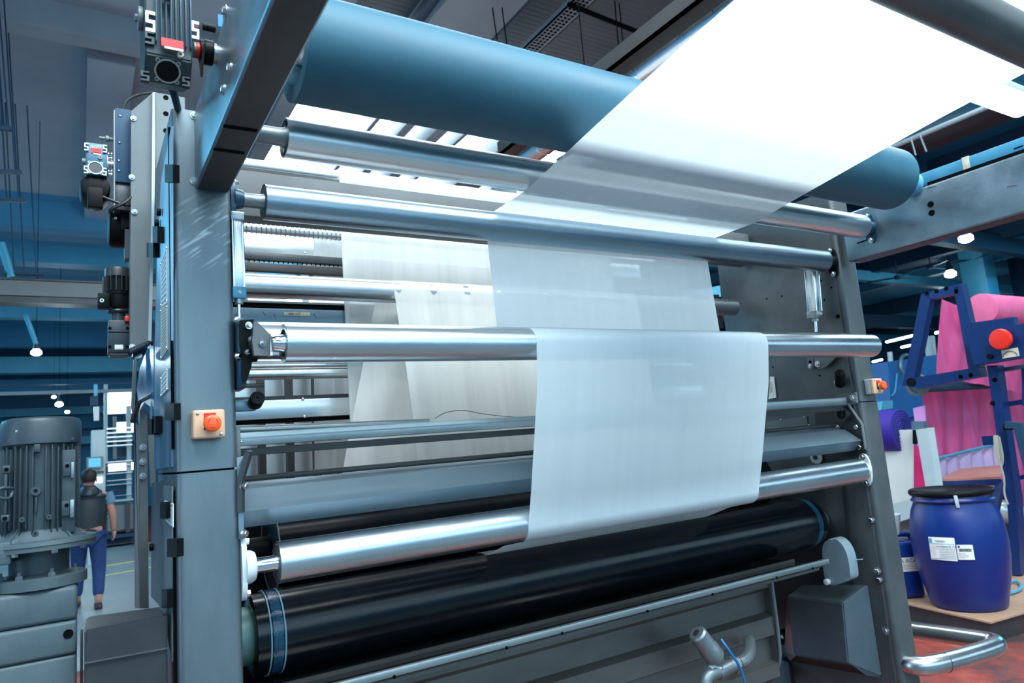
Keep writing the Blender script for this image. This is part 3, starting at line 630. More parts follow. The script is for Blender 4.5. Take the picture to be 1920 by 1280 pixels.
# polished doors on the outer face
dr = xpoly([(321, 236), (301, 345), (294, 500), (290, 640), (289, 880), (321, 875)], .192, .005, 'upper_door', 'door', lf)
dr2 = xpoly([(284, 905), (322, 898), (322, 1160), (283, 1118)], .192, .005, 'lower_door', 'plate', lf)
xpoly([(306, 910), (322, 912), (322, 1240), (308, 1160)], .188, .003, 'lower_door_leaf', 'sheet', lf)
def hinge(x0, y0, x1, y1, name='hinge'):
    h = xpoly([(x0, y0), (x1, y0), (x1, y1), (x0, y1)], .176, .014, name, 'black', lf)
    return h
hinge(309, 308, 324, 342); hinge(275, 455, 287, 482, 'latch'); hinge(286, 424, 295, 455, 'latch'); hinge(309, 756, 326, 788); hinge(277, 785, 288, 815, 'latch'); hinge(285, 780, 292, 812, 'latch')
hinge(300, 941, 311, 972, 'latch'); hinge(313, 1010, 331, 1044); hinge(303, 1105, 313, 1140, 'latch')
for (x, y) in ((302, 398), (298, 419), (301, 793), (288, 1025)):
    b = MB(); c = at(x, y, X=.190); b.cyl(c-Vector((.012, 0, 0)), c, .011, 16, bev=.003); b.build('lock_knob', 'black', lf)
# name plates
def nameplate(pts, X=.1895, d=.002, rows=10, hatch=None):
    n = xpoly(pts, X, d, 'name_plate', 'white', lf)
    P_ = [at(a, c, X=X-.0004) for a, c in pts]
    b = MB()
    for i in range(rows):
        f0 = (i+.6)/(rows+.6); f1 = f0+.35/(rows+.6)
        l0, l1 = P_[0].lerp(P_[3], f0), P_[0].lerp(P_[3], f1); r0, r1 = P_[1].lerp(P_[2], f0), P_[1].lerp(P_[2], f1)
        b.poly([l0.lerp(r0, .15), l0.lerp(r0, .85), l1.lerp(r1, .85), l1.lerp(r1, .15)])
    b.build('plate_text', 'inkgrey', n, thick=.0002)
    for q in P_: screw(q.lerp((P_[0]+P_[1]+P_[2]+P_[3])/4, .1), (-1, 0, 0), .003, n)
    return n
nameplate([(301, 492), (313, 458), (313, 568), (301, 577)]); nn = nameplate([(301, 579), (313, 570), (313, 655), (301, 675)], rows=14)
nn.data.materials[0] = M['cream']
nameplate([(301, 708), (313, 690), (313, 730), (301, 743)], rows=4)
nameplate([(309, 938), (324, 944), (324, 988), (309, 975)], X=.186, rows=5)
# outer cover box with its lit folded edge put into paler paint
ypoly([(246, 208), (286, 174), (286, 636), (244, 652)], 2.44, .12, 'outer_cover', 'cover', lf)
ypoly([(286, 173), (293, 173), (289, 420), (284, 640), (278, 638), (284, 420)], 2.425, .10, 'cover_edge', 'greypaint', lf)  # paler strip: light on the front-facing edge put into its colour
for (x, y) in ((250, 222), (247, 332), (252, 397), (248, 650)): boltp(at(x, y, Y=2.438), (0, -1, 0), .006, .005, lf)
xpoly([(281, 640), (288, 640), (288, 780), (262, 770), (256, 730), (262, 690)], .195, .004, 'blue_side_guard', 'guardblue', lf)  # its blue is the hall's reflection, painted in
ypoly([(244, 652), (288, 634), (288, 639), (245, 659)], 2.43, .05, 'cover_lip', 'darksteel', lf)
ypoly([(252, 655), (258, 655), (252, 790), (262, 800), (262, 1140), (254, 1140), (254, 800), (247, 760)], 2.9, .05, 'rear_channel', 'sheet', lf)
ypoly([(262, 770), (276, 745), (279, 1140), (262, 1140)], 2.8, .06, 'inner_channel', 'plate', lf)
ypoly([(286, 735), (292, 735), (292, 912), (284, 912), (280, 820)], 2.5, .05, 'door_stile', 'sheet', lf)
b = MB(); b.path([at(248, 790, Y=2.78), at(262, 752, Y=2.7), at(288, 738, Y=2.5)], .008, 6); b.build('guard_strut', 'darksteel', lf)
for y in (838, 865, 892): boltp(at(268, y, Y=2.79), (0, -1, 0), .008, .006, lf)
b = MB(); c = at(256, 668, Y=2.6); b.cyl(c-Vector((0, .05, 0)), c, .014, 16); b.build('limit_roller', 'chrome', lf)
# wiping smear on the post
# ---- overhead arms
la = T('overhead_girder', (.29, 1.0, 2.36), 'near steel overhead arm at left with dark underside, bolted to the post', 'machine arm')
b = MB(); b.box(.250, .334, -.3, YF-.001, 2.362, 2.572, bev=.008, seg=3, edges='y'); b.build('arm_beam', 'arm', la)
b = MB(); b.box(.256, .328, -.3, YF-.003, 2.3605, 2.363); b.build('underside', 'armunder', la)  # dark sheet: shade under the arm put into its colour
for (x0, y0, x1, y1) in ((419, 236, 482, 245), (400, 279, 458, 287)):
    p0 = at(x0, y0, Z=2.36); p1 = at(x1, y1, Z=2.36); b = MB(); b.bar(p0, p1, .012, .003); b.build('slot', 'dark', la)
for (x, y) in ((364, 217), (363, 339)):
    c = at(x, y, Y=YF); boltp(c, (0, -1, 0), .007, .006, la)
boltp(at(424, 21, X=.25), (-1, 0, 0), .008, .007, la); boltp(at(420, 168, X=.25), (-1, 0, 0), .008, .006, la); boltp(at(432, 128, X=.25), (-1, 0, 0), .008, .006, la)
ra = T('overhead_girder', (3.01, 1.0, 2.34), 'far steel overhead arm at right with two black holes and red smears', 'machine arm')
b = MB(); b.box(XR, 3.07, -.3, 1.835, 2.338, 2.56, bev=.010, seg=3, edges='y'); b.build('arm_beam', 'arm', ra)
b = MB(); b.box(2.985, 3.065, -.3, 1.82, 2.3365, 2.339); b.build('underside', 'darksteel', ra)  # dark sheet again, painted shade beneath the far arm
for (x, y, r) in ((1745, 383, .011), (1747, 399, .011)): hole(at(x, y, X=XR), (-1, 0, 0), r, ra)
b = MB(); b.bar(at(1608, 456, X=XR-.001), at(1632, 448, X=XR-.001), .016, .003); b.build('slot', 'dark', ra)
M['redsmear'] = mat('red_chalk_smear', (.45, .16, .14), 0, .7)
for (x, y) in ((1746, 352), (1895, 350), (1707, 422)):
    b = MB(); c = at(x, y, X=XR-.0006); b.bar(c-Vector((0, .02, 0)), c+Vector((0, .012, .006)), .005, .0008); b.build('chalk_mark', 'redsmear', ra)
# blue cable trunking on the right arm
tr = T('cable_trunking', (3.03, 1.3, 2.565), 'light blue cable trunking lying along the top of the right overhead arm', 'trunking')
p0 = at(1734, 345, X=3.01); b = MB(); b.box(3.0, 3.06, .1, p0.y+.01, 2.575, 2.625, bev=.003); b.build('channel', 'cond', tr)
b = MB(); b.box(2.99, 3.065, .1, p0.y-.02, 2.562, 2.576); b.build('base_strip', 'dark', tr)
q = at(1810, 300, X=3.0); b = MB(); b.box(2.997, 3.063, q.y-.013, q.y+.012, 2.573, 2.628); b.build('tape_wrap', 'tape', tr)
b = MB(); b.box(2.9975, 2.9995, q.y-.2, q.y-.17, 2.59, 2.594); b.build('lid_seam', 'dark', tr)

# ---- right side frame
rf = T('side_frame', (3.05, 2.1, 0), 'far grey steel side frame of the machine at right, with the wedge-shaped cover', 'machine frame')
b = MB(); b.box(2.985, 3.117, YF, 2.3, 1.706, 2.70, bev=.020, seg=4, edges='z'); b.build('upper_post', 'plate', rf)
b = MB(); b.box(2.985, 3.119, YF-.001, 2.3, 0, 1.702, bev=.020, seg=4, edges='z'); b.build('lower_post', 'plate', rf)
b = MB(); b.box(2.99, 3.11, YF+.006, 2.2, 1.69, 1.71); b.build('joint', 'dark', rf)
b = MB(); b.prism([(XR, YF+.03, 0), (XR, YF+.03, 2.62), (XR, 2.30, 2.70), (XR, 2.585, 2.66), (XR, 2.59, 0)], (.012, 0, 0)); b.build('inner_plate', 'plate', rf)
xpoly([(1578, 905), (1583, 905), (1602, 1095), (1594, 1095)], 2.968, .006, 'fold_strip', 'darksteel', rf)
xpoly([(1545, 900), (1578, 905), (1596, 1095), (1560, 1100)], 2.972, .003, 'recess_panel', 'plate', rf)
for (x, y) in ((1466, 555), (1438, 560), (1380, 577), (1540, 526), (1559, 539), (1546, 562), (1571, 593), (1449, 688), (1537, 704)):
    hole(at(x, y, X=XR), (-1, 0, 0), .004 if (x, y) != (1571, 593) else .009, rf)
for (x, y) in ((1634, 975), (1646, 1071), (1649, 1087), (1661, 1182)):
    boltp(at(x, y, X=XR), (-1, 0, 0), .012, .01, rf)
for (x, y) in ((1536, 975), (1528, 1005)): boltp(at(x, y, X=XR), (-1, 0, 0), .006, .006, rf)
c = at(1468, 1193, X=XR); b = MB(); b.tube(c-Vector((.02, 0, 0)), c, .035, .02, 20); b.build('grommet', 'black', rf); boltp(c, (-1, 0, 0), .011, .006, rf)
cp = xpoly([(1438, 790), (1512, 780), (1514, 815), (1436, 828)], 2.966, .006, 'inspection_cover', 'sheet', rf)
for (x, y) in ((1464, 787), (1508, 782)): screw(at(x, y, X=2.965), (-1, 0, 0), .005, cp)
for (x, y) in ((1517, 802), (1573, 801), (1606, 800), (1612, 838)): boltp(at(x, y, X=XR-.002), (-1, 0, 0), .012, .009, rf)
xpoly([(1528, 770), (1598, 757), (1617, 800), (1625, 850), (1532, 870)], 2.970, .005, 'mount_plate', 'darksteel', rf)
b = MB(); b.path([at(1590, 757, X=2.95), at(1616, 795, X=2.95), at(1623, 842, X=2.95)], .006, 6); b.build('plate_edge_bar', 'sheet', rf)
c = at(1532, 857, X=2.96); b = MB(); b.cyl(c-Vector((.012, 0, 0)), c, .030, 24, bev=.003); pu = b.build('idler_disc', 'castwhite', rf); b = MB(); b.cyl(c-Vector((.018, 0, 0)), c, .011, 12); b.build('disc_hub', 'darksteel', pu)
c = at(1577, 777, X=2.93); b = MB(); b.tube(c, c+Vector((.03, 0, 0)), .03, .022, 20); b.build('ring_boss', 'darksteel', rf)
# slotted link and lever under the front roller
xpoly([(1513, 668), (1525, 668), (1525, 690), (1519, 693), (1513, 690)], 2.95, .006, 'slotted_link', 'sheet', rf)
hole(at(1519, 678, X=2.949), (-1, 0, 0), .006, rf); boltp(at(1519, 686, X=2.949), (-1, 0, 0), .007, .006, rf)
xpoly([(1534, 660), (1590, 648), (1548, 688), (1536, 692), (1527, 686), (1526, 674)], 2.945, .008, 'dancer_lever', 'sheet', rf); boltp(at(1533, 682, X=2.944), (-1, 0, 0), .010, .008, rf)
wp = xpoly([(1444, 706), (1451, 706), (1455, 745), (1441, 748)], 2.966, .003, 'warning_plate', 'white', rf)
xpoly([(1443, 716), (1447, 716), (1449, 735), (1442, 736)], 2.964, .001, 'warning_symbol', 'tape', wp)
# wedge shaped cover
wc = T('wedge_cover', at(1560, 1200, X=XR), 'faceted grey steel wedge cover on the right frame below the pale plastic cover', 'cover')
A1, B1, C1, D1 = at(1475, 1118, X=2.86), at(1580, 1130, X=2.86), at(1590, 1243, X=2.86), at(1490, 1228, X=2.86)
A0, B0, C0, D0 = at(1503, 1096, X=XR), at(1628, 1095, X=XR), at(1655, 1270, X=XR), at(1470, 1225, X=XR)
b = MB(); b.hull([A1, B1, C1, D1, A0, B0, C0, D0]); bmesh.ops.bevel(b.bm, geom=list(b.bm.edges), offset=.004, segments=2, affect='EDGES'); b.build('cover_shell', 'wedge', wc, ang=20)
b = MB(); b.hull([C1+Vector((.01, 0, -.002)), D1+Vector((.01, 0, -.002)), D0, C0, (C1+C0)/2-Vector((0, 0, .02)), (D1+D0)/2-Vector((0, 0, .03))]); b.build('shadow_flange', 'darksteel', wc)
# pale plastic cover
sc_ = T('sensor_cover', at(1568, 1050, X=2.9), 'pale blue-grey rounded plastic cover with a white knob above the wedge cover', 'cover')
out = [(1541, 1030), (1544, 1018), (1553, 1010), (1563, 1008), (1576, 1016), (1586, 1032), (1592, 1055), (1595, 1082), (1592, 1088), (1560, 1099), (1549, 1094), (1543, 1068)]
for _ in range(2): out = [((q[0]*(1-f_)+r_[0]*f_), (q[1]*(1-f_)+r_[1]*f_)) for q, r_ in zip(out, out[1:]+out[:1]) for f_ in (.25, .75)]
b = MB(); b.prism([at(x, y, X=2.86) for x, y in out], (.06, 0, 0)); bmesh.ops.bevel(b.bm, geom=[e for e in b.bm.edges if max(v.co.x for v in e.verts) < 2.87], offset=.012, segments=4, affect='EDGES', profile=.5); b.build('shell', 'lgrey', sc_, ang=60)
hole(at(1551, 1058, X=2.866), (-1, 0, 0), .010, sc_)
c = at(1553, 1090, X=2.86); b = MB(); b.cyl(c-Vector((.02, .0, 0)), c+Vector((.02, 0, 0)), .013, 16, bev=.003); b.build('knob', 'castwhite', sc_)
zt = MB(); zt.path([at(1592, 1049, X=2.93), at(1603, 1049, X=2.92), at(1617, 1048, X=2.9)], .0022, 6); zt.build('cable_tie', 'castwhite', None, 'thin white cable tie sticking out right of the pale plastic cover', 'cable tie')

# ---- emergency stop boxes
def estop(label, front, org, legend=True):
    t = T('emergency_stop', org, label, 'stop button'); ORG[t.name] = Vector(org); x, y, z = org
    b = MB(); b.box(x-.036, x+.036, y-.032, y, z-.034, z+.034, bev=.005, seg=3); b.build('rear_box', 'peachgrey' if not front else 'peach', t)
    b = MB(); b.box(x-.0365, x+.0365, y-.045, y-.026, z-.0345, z+.0345, bev=.006, seg=3); b.build('front_cover', 'peach', t)
    b = MB(); b.box(x-.012, x+.015, y-.0462, y-.0448, z+.012, z+.026); b.build('legend_plate', 'redlabel', t)
    b = MB(); b.box(x-.012, x+.000, y-.0465, y-.0448, z-.014, z+.012); b.build('legend_shadow', 'dark', t)
    b = MB(); b.cyl((x+.004, y-.045, z), (x+.004, y-.058, z), .012, 20); b.build('stem', 'peach', t)
    b = MB(); b.lathe((x+.004, y-.056, z), (x+.004, y-.08, z), [(0, .012), (.003, .019), (.010, .0205), (.016, .019), (.019, .014), (.020, .004)], 28); bt = b.build('mushroom_button', 'orange', t)
    for a in (0, PI*.67, PI*1.33):
        b = MB(); b.path([Vector((x+.004+math.cos(a+k*.3)*.011, y-.0755, z+math.sin(a+k*.3)*.011)) for k in range(4)], .0011, 5); b.build('arrow_mark', 'red', bt)
    for (sx, sz) in ((-.026, .026), (.026, -.026)):
        screw((x+sx, y-.0455, z+sz), (0, -1, 0), .0042, t)
    return t
c = at(389, 795, Y=YF-.03)
estop('orange mushroom stop button on a peach box on the near left post', True, (c.x+.002, YF, c.z))
c = at(1641, 724, Y=YF-.03)
estop('orange mushroom stop button on a peach box on the far right post', False, (c.x, YF, c.z))

# ---- rollers
def roller(name, Y, Z, r, x0, x1, m_, label, cat='roller', sl=None, sr=None, endcap=None, rs=.022, seg=56, dz=0.0, sm='chrome'):
    t = T(name, (x0, Y, Z), label, cat)
    b = MB(); R_ = []
    nst = 24
    for i in range(nst+1):
        x = x0+(x1-x0)*i/nst
        R_.append([b.bm.verts.new((x, Y+math.cos(2*PI*k/seg)*r, Z+dz*i/nst+math.sin(2*PI*k/seg)*r)) for k in range(seg)])
    for a, c in zip(R_, R_[1:]):
        for k in range(seg): b.bm.faces.new((a[k], a[(k+1) % seg], c[(k+1) % seg], c[k]))
    b.build('shell', m_, t)
    for (x, s, z) in ((x0, 1, Z), (x1, -1, Z+dz)):
        e_ = MB()
        if endcap == 'spoke' and s == 1:
            e_.tube((x, Y, z), (x+.012, Y, z), r*.995, r*.90, 48); e_.tube((x+.002, Y, z), (x+.014, Y, z), r*.45, r*.30, 24)
            for k in range(6):
                a = k*PI/3+.3; d = Vector((0, math.cos(a), math.sin(a))); e_.obox(Vector((x+.009, Y, z))+d*r*.66, (.005, 0, 0), d*r*.26, Vector((0, -d.z, d.y))*.004)
            e_.build('spoked_end', 'rail', t)
            e2 = MB(); e2.cyl((x+.03, Y, z), (x+.034, Y, z), r*.93, 32); e2.build('inner_web', 'darksteel', t)
        elif endcap == 'hollow':
            e_.tube((x, Y, z), (x+s*.05, Y, z), r*.995, r*.72, 48); e_.build('end_ring', m_, t)
            e2 = MB(); e2.cyl((x+s*.04, Y, z), (x+s*.05, Y, z), r*.75, 32); e2.build('inner_web', 'darksteel', t)
        else:
            e_.lathe((x-s*.0005, Y, z), (x+s*.02, Y, z), [(0, r*.2), (0, r*.86), (.003, r*.93), (.003, r*.99), (.014, r*.99)], 48); e_.build('end_cap', 'darksteel' if endcap == 'dark' else 'plate', t)
    if sl: b = MB(); b.lathe((x0+.03, Y, Z), (sl, Y, Z), [(0, rs*1.3), (.02, rs*1.3), (.04, rs), (x0+.03-sl-.008, rs), (x0+.03-sl, rs*.85)], 28); b.build('shaft', sm, t)
    if sr: b = MB(); b.cyl((x1-.02, Y, Z+dz), (sr, Y, Z+dz), rs, 24); b.build('shaft', 'chrome', t)
    return t
roller('overhead_rubber_roller', 1.50, 2.583, .122, .415, 2.80, 'bluerub', 'very large blue-grey rubber roller overhead between the two arms', endcap='hollow', sl=.34, sr=2.97, rs=.035, seg=80)
roller('guide_roller', 1.707, 2.457, .0505, .436, 2.90, 'roller2', 'bright spoked steel roller just below the large overhead rubber roller', endcap='spoke', sl=.345, sr=2.96, rs=.023, sm='valve')
roller('guide_roller', 1.908, 2.355, .0485, .425, 2.90, 'roller3', 'bluish steel roller below the spoked one, on blue flange bearings', endcap='dark', sl=.345, sr=2.96, rs=.020, sm='valve')
roller('dancer_roller', 1.765, 1.940, .0485, .430, 2.935, 'roller', 'front steel dancer roller at mid height with the white web hanging over it', endcap='hollow', sl=.402, rs=.021)
roller('dancer_roller', 1.885, 1.966, .0495, .372, 2.935, 'roller', 'steel roller directly behind the front dancer roller at mid height', endcap='dark', rs=.02)
roller('guide_roller', 1.898, 1.398, .0515, .428, 2.915, 'roller', 'steel roller low in front of the black roller, on white flange bearings', sl=.36, sr=2.96, rs=.0185, dz=.008)
# big black rollers
t = roller('squeeze_roller', 2.16, 1.178, .113, .452, 2.86, 'blackrub', 'large glossy black rubber squeeze roller low in front, with ringed end', endcap='dark', sl=.35, sr=2.965, rs=.05, seg=80, sm='darksteel')
b = MB(); b.lathe((.405, 2.16, 1.178), (.46, 2.16, 1.178), [(0, .07), (0, .10), (.004, .111), (.046, .111)], 64); b.build('end_sleeve', 'blackrub', t)
M['tapeline'] = mat('pale_end_lines', (.20, .40, .52), 0, .3)
for x, w in ((.441, .0035), (.478, .004)):
    b = MB(); b.tube((x, 2.16, 1.178), (x+w, 2.16, 1.178), .1145, .108, 80); b.build('end_line', 'tapeline', t)
M['glueblue'] = mat('blue_sealing_band', (.008, .05, .10), 0, .16, (.012, .08, .15), 30, bump=.5, bscale=70)
for x, w in ((.449, .026), (2.80, .03)):
    b = MB(); b.tube((x, 2.16, 1.178), (x+w, 2.16, 1.178), .1138, .108, 80); b.build('sealing_band', 'glueblue', t)
b = MB(); b.cyl((.352, 2.16, 1.178), (.41, 2.16, 1.178), .078, 40, bev=.006); b.build('green_hub', 'greenpaint', t)
t = roller('squeeze_roller', 2.44, 1.37, .135, .53, 2.86, 'blackrub', 'large black rubber roller in shadow behind the folded cross beam', endcap='dark', sl=.35, sr=2.965, rs=.045, seg=72, sm='black')
b = MB(); b.tube((.53, 2.44, 1.37), (.5335, 2.44, 1.37), .1365, .13, 72); b.build('end_line', 'inkgrey', t)
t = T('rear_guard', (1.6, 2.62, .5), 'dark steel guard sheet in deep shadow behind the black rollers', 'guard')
b = MB(); b.box(XL+.01, XR-.01, 2.60, 2.61, .62, 1.50); b.build('guard_sheet', 'black', t)  # black sheet added where only deep shade lies behind the rollers
# small rear rollers and bars
roller('rear_roller', 2.72, 2.800, .025, .40, 2.9, 'roller2', 'slim bright roller at the rear top carrying the hanging rear web')
roller('rear_roller', 2.45, 2.252, .042, .40, 2.9, 'roller', 'wide bright rear roller at mid height with creased web over it')
roller('rear_roller', 2.80, 1.989, .023, .40, 2.9, 'roller2', 'slim bright rear roller below the dancer rollers')
roller('rear_roller', 2.83, 2.026, .009, .40, 2.9, 'roller', 'very thin rod just above the slim rear roller below the dancers')
def spreader():
    t = T('spreader_roller', (.5, 3.0, 2.645), 'shiny roller wound with a wire spiral, seen at left below the bluish roller', 'roller')
    b = MB(); b.cyl((.40, 3.0, 2.64), (2.9, 3.0, 2.64), .021, 28); b.build('core', 'roller2', t)
    b = MB(); pts = []
    n = 62*10
    for i in range(n): 
        a = i/10*2*PI; pts.append((.42+i/n*1.25, 3.0+math.cos(a)*.026, 2.64+math.sin(a)*.026))
    b.path(pts, .0022, 4); b.build('spiral_wire', 'chrome', t)
spreader()
def xbeam(name, Y0, Y1, Z0, Z1, m_, label, x0=XL+.002, x1=XR, cat='cross beam', bev=.003, parent=None):
    b = MB(); b.box(x0, x1, Y0, Y1, Z0, Z1, bev=bev, edges='x'); return b.build(name, m_, parent, label, cat)
t = xbeam('cross_beam', 2.34, 2.42, 2.462, 2.62, 'mattebeam', 'broad grey cross beam right behind the bluish roller at top', x1=2.95)
M['wpanel'] = mat('polished_white_steel', (.80, .86, .88), .9, .28, (.86, .90, .92), 4)
t = xbeam('cross_plate', 3.2, 3.22, 2.592, 2.682, 'wpanel', 'bright polished cross plate at the rear below the spiral roller')
for (x, y) in ((570, 442), (572, 474)): screw(at(x, y, Y=3.199), (0, -1, 0), .005, t)
t = xbeam('cross_rail', 2.98, 3.01, 2.496, 2.530, 'darksteel', 'dark cross rail with tiny pins under the bright rear plate')
b = MB()
for i in range(70): b.box(.42+.02*i, .424+.02*i, 2.99, 2.994, 2.488, 2.497)
b.build('pin_row', 'dark', t, kind='stuff')
xbeam('cross_rail', 2.99, 3.02, 2.450, 2.486, 'armunder', 'grey cross rail just above the wide bright rear roller')
t = xbeam('cross_plate', 2.70, 2.76, 2.172, 2.228, 'beam', 'blue-grey marked cross plate with a small label, behind the dancer rollers', x1=1.5)
b = MB(); b.box(.34, 1.5, 2.71, 2.8, 2.228, 2.25); b.build('dark_top', 'dark', t)
b = MB(); b.box(.34, 1.5, 2.705, 2.9, 2.25, 2.258); b.build('dusty_rim', 'sheet', t)
for (x, y, dx, dy) in ((492, 583, 6, 8), (513, 588, 5, 10), (563, 585, 5, 6), (588, 588, 5, 8), (443, 588, 4, 10)):
    p0 = at(x, y, Y=2.699); p1 = at(x+dx, y+dy, Y=2.699); b = MB(); b.bar(p0, p1, .002, .001); b.build('ink_stroke', 'ink', t)
p0 = at(532, 588, Y=2.698); p1 = at(581, 580, Y=2.698); b = MB(); b.box(p0.x, p1.x, 2.697, 2.70, p0.z-.008, p0.z+.008, bev=.002); lb = b.build('paper_label', 'cream', t)
text('A80 UST', 'label_text', ((p0.x+p1.x)/2-.01, 2.6965, p0.z), (1, 0, 0), (0, 0, 1), .013, 'ink', lb)
t = xbeam('cross_beam', 2.80, 2.86, 1.815, 1.887, 'wpanel', 'bright flat cross beam with two screws at the level of the stop button')
for (x, y) in ((568, 748), (571, 781)): screw(at(x, y, Y=2.799), (0, -1, 0), .006, t)
b = MB(); b.box(.34, XR, 2.81, 2.86, 1.887, 1.903); b.build('top_rail', 'darksteel', t)
b = MB(); b.box(.34, XR, 2.81, 2.86, 1.80, 1.813); b.build('lower_gap_strip', 'dark', t)
b = MB(); b.cyl((.345, 2.22, 1.752), (1.02, 2.22, 1.742), .013, 24); b.build('tension_bar', 'rail', None, 'pale rounded bar ending behind the creased web, above the front rail', 'bar')
# front rail (two aluminium profiles) bolted at the left post
t = T('front_rail', (XL, 1.93, 1.70), 'worn aluminium cross rail bolted to both posts below the stop button', 'rail')
b = MB(); b.box(XL+.003, 2.93, 1.915, 1.945, 1.697, 1.731, bev=.003, edges='x'); b.build('rail_profile', 'rail', t)
b = MB(); b.box(XL+.003, 2.93, 1.913, 1.916, 1.716, 1.719); b.build('groove', 'inkgrey', t)
b = MB(); b.box(XL+.003, 2.93, 1.935, 1.975, 1.672, 1.691, bev=.002, edges='x'); b.build('lower_profile', 'armunder', t)
b = MB(); b.box(XL+.001, XL+.012, 1.905, 1.95, 1.67, 1.745, bev=.002); b.build('end_block', 'sheet', t); boltp((XL+.012, 1.925, 1.708), (1, -.6, 0), .009, .008, t)
xpoly([(1567, 740), (1603, 735), (1605, 755), (1600, 758), (1566, 763)], 2.955, .018, 'end_block', 'sheet', t); boltp(at(1599, 747, X=2.953), (-1, 0, 0), .012, .008, t)
# folded cross beam
t = T('folded_cross_beam', (XL, 1.95, 1.50), 'blue-grey folded sheet cross beam above the lower steel roller', 'cross beam')
b = MB(); b.prism([(XL+.012, 2.02, 1.602), (XL+.012, 1.955, 1.587), (XL+.012, 1.883, 1.535), (XL+.012, 1.925, 1.492), (XL+.012, 2.02, 1.492)], (2.60, 0, 0)); b.build('folded_body', 'beam', t, ang=15)
b = MB(); b.cyl((XL+.01, 2.0, 1.612), (2.95, 2.0, 1.612), .008, 12); b.build('top_rod', 'armunder', t)
# bent strut and bolts at the left
t = T('bent_bracket', (.35, 1.87, 1.6), 'dark bent flat bracket on the left post under the front rail', 'bracket')
b = MB(); b.path([at(452, 960, Y=1.87), at(452, 900, Y=1.87), at(468, 845, Y=1.85)], .009, 4); b.build('bracket_bar', 'darksteel', t)
b = MB(); b.prism([at(x, y, Y=1.872) for x, y in ((445, 880), (462, 845), (472, 843), (455, 895), (458, 1010), (448, 1010))], (0, .006, 0)); b.build('bracket_plate', 'beam', t)
for y in (912, 1000): 
    c = at(456, y, Y=1.87); boltp(c, (.8, -1, 0), .008, .010, t)

# ---- flange bearings
def flange(X, Y, Z, s, m_, label, h=.055, r=.026, bm_='bolt'):
    t = T('flange_bearing', (X, Y, Z), label, 'bearing')
    pts = []
    for k in range(28):
        a = 2*PI*k/28; rr = .62*h+.38*h*abs(math.sin(a))**3
        pts.append((X, Y+math.cos(a)*rr*.72, Z+math.sin(a)*rr*1.15))
    b = MB(); b.prism(pts, (s*.012, 0, 0)); b.build('flange_plate', m_, t)
    b = MB(); b.lathe((X+s*.01, Y, Z), (X+s*.05, Y, Z), [(0, r*1.25), (.016, r*1.15), (.024, r), (.024, r*.7)], 28); b.build('housing', m_, t)
    for k in (-1, 1): boltp((X+s*.012, Y, Z+k*h*.92), (s, 0, 0), .0085, .009, t, m_=bm_)
    return t
flange(XL, 1.908, 2.355, 1, 'castblue', 'blue flange bearing of the bluish roller on the left post', r=.024, h=.05)
flange(XR, 1.908, 2.355, -1, 'black', 'black flange bearing on the right post, of the bluish roller', h=.06)
flange(XR, 1.707, 2.457, -1, 'castblue', 'blue-black flange bearing on the right overhead arm', h=.06)
flange(XL+.002, 1.898, 1.398, 1, 'castwhite', 'white flange bearing of the lower steel roller on the left post', h=.068, r=.034)
flange(XR, 1.898, 1.406, -1, 'castwhite', 'white flange bearing of the lower steel roller on the right post', h=.062)
flange(XR, 1.50, 2.583, -1, 'cond', 'blue hub bearing of the large overhead roller on the right arm', h=.04, r=.04)
# ---- dancer bracket at left
t = T('dancer_bracket', (.36, 1.85, 1.93), 'polished clamp bracket with black arm holding the front dancer roller at left', 'bracket')
b = MB(); b.box(XL+.002, XL+.022, 1.86, 1.95, 1.84, 2.02, bev=.004); b.build('blue_block', 'castblue', t)
c0 = at(455, 650, Y=1.84); b = MB(); b.cyl((XL+.02, 1.85, 1.935), (.385, 1.85, 1.935), .030, 28, bev=.004); b.build('black_hub', 'black', t)
b = MB(); b.prism([at(x, y, Y=1.80) for x, y in ((474, 604), (480, 606), (505, 630), (507, 645), (503, 669), (474, 668), (470, 640))], (0, -.018, 0)); b.build('clamp_plate', 'plate', t)
b = MB(); b.prism([at(x, y, Y=1.80) for x, y in ((503, 628), (508, 640), (506, 669), (502, 669))], (0, -.028, 0)); b.build('clamp_edge', 'roller2', t)
b = MB(); b.prism([at(x, y, Y=1.84) for x, y in ((456, 660), (474, 660), (470, 690), (461, 716), (454, 716), (452, 700))], (0, -.008, 0)); b.build('black_finger', 'black', t)
b = MB(); b.prism([at(x, y, Y=1.845) for x, y in ((448, 602), (474, 600), (476, 640), (474, 664), (452, 664), (448, 640))], (0, -.012, 0)); b.build('black_body', 'black', t)
for (x, y) in ((466, 610), (471, 637), (465, 660), (493, 644)): boltp(at(x, y, Y=1.78 if x == 493 else 1.83), (.3, -1, 0), .0065, .006, t)
for (x, y) in ((445, 600), (446, 668)): boltp(at(x, y, Y=1.855), (.6, -1, 0), .007, .006, t)
b = MB(); b.cyl((.345, 1.852, 1.845), (.40, 1.852, 1.845), .006, 10); b.build('pivot_pin', 'darksteel', t)
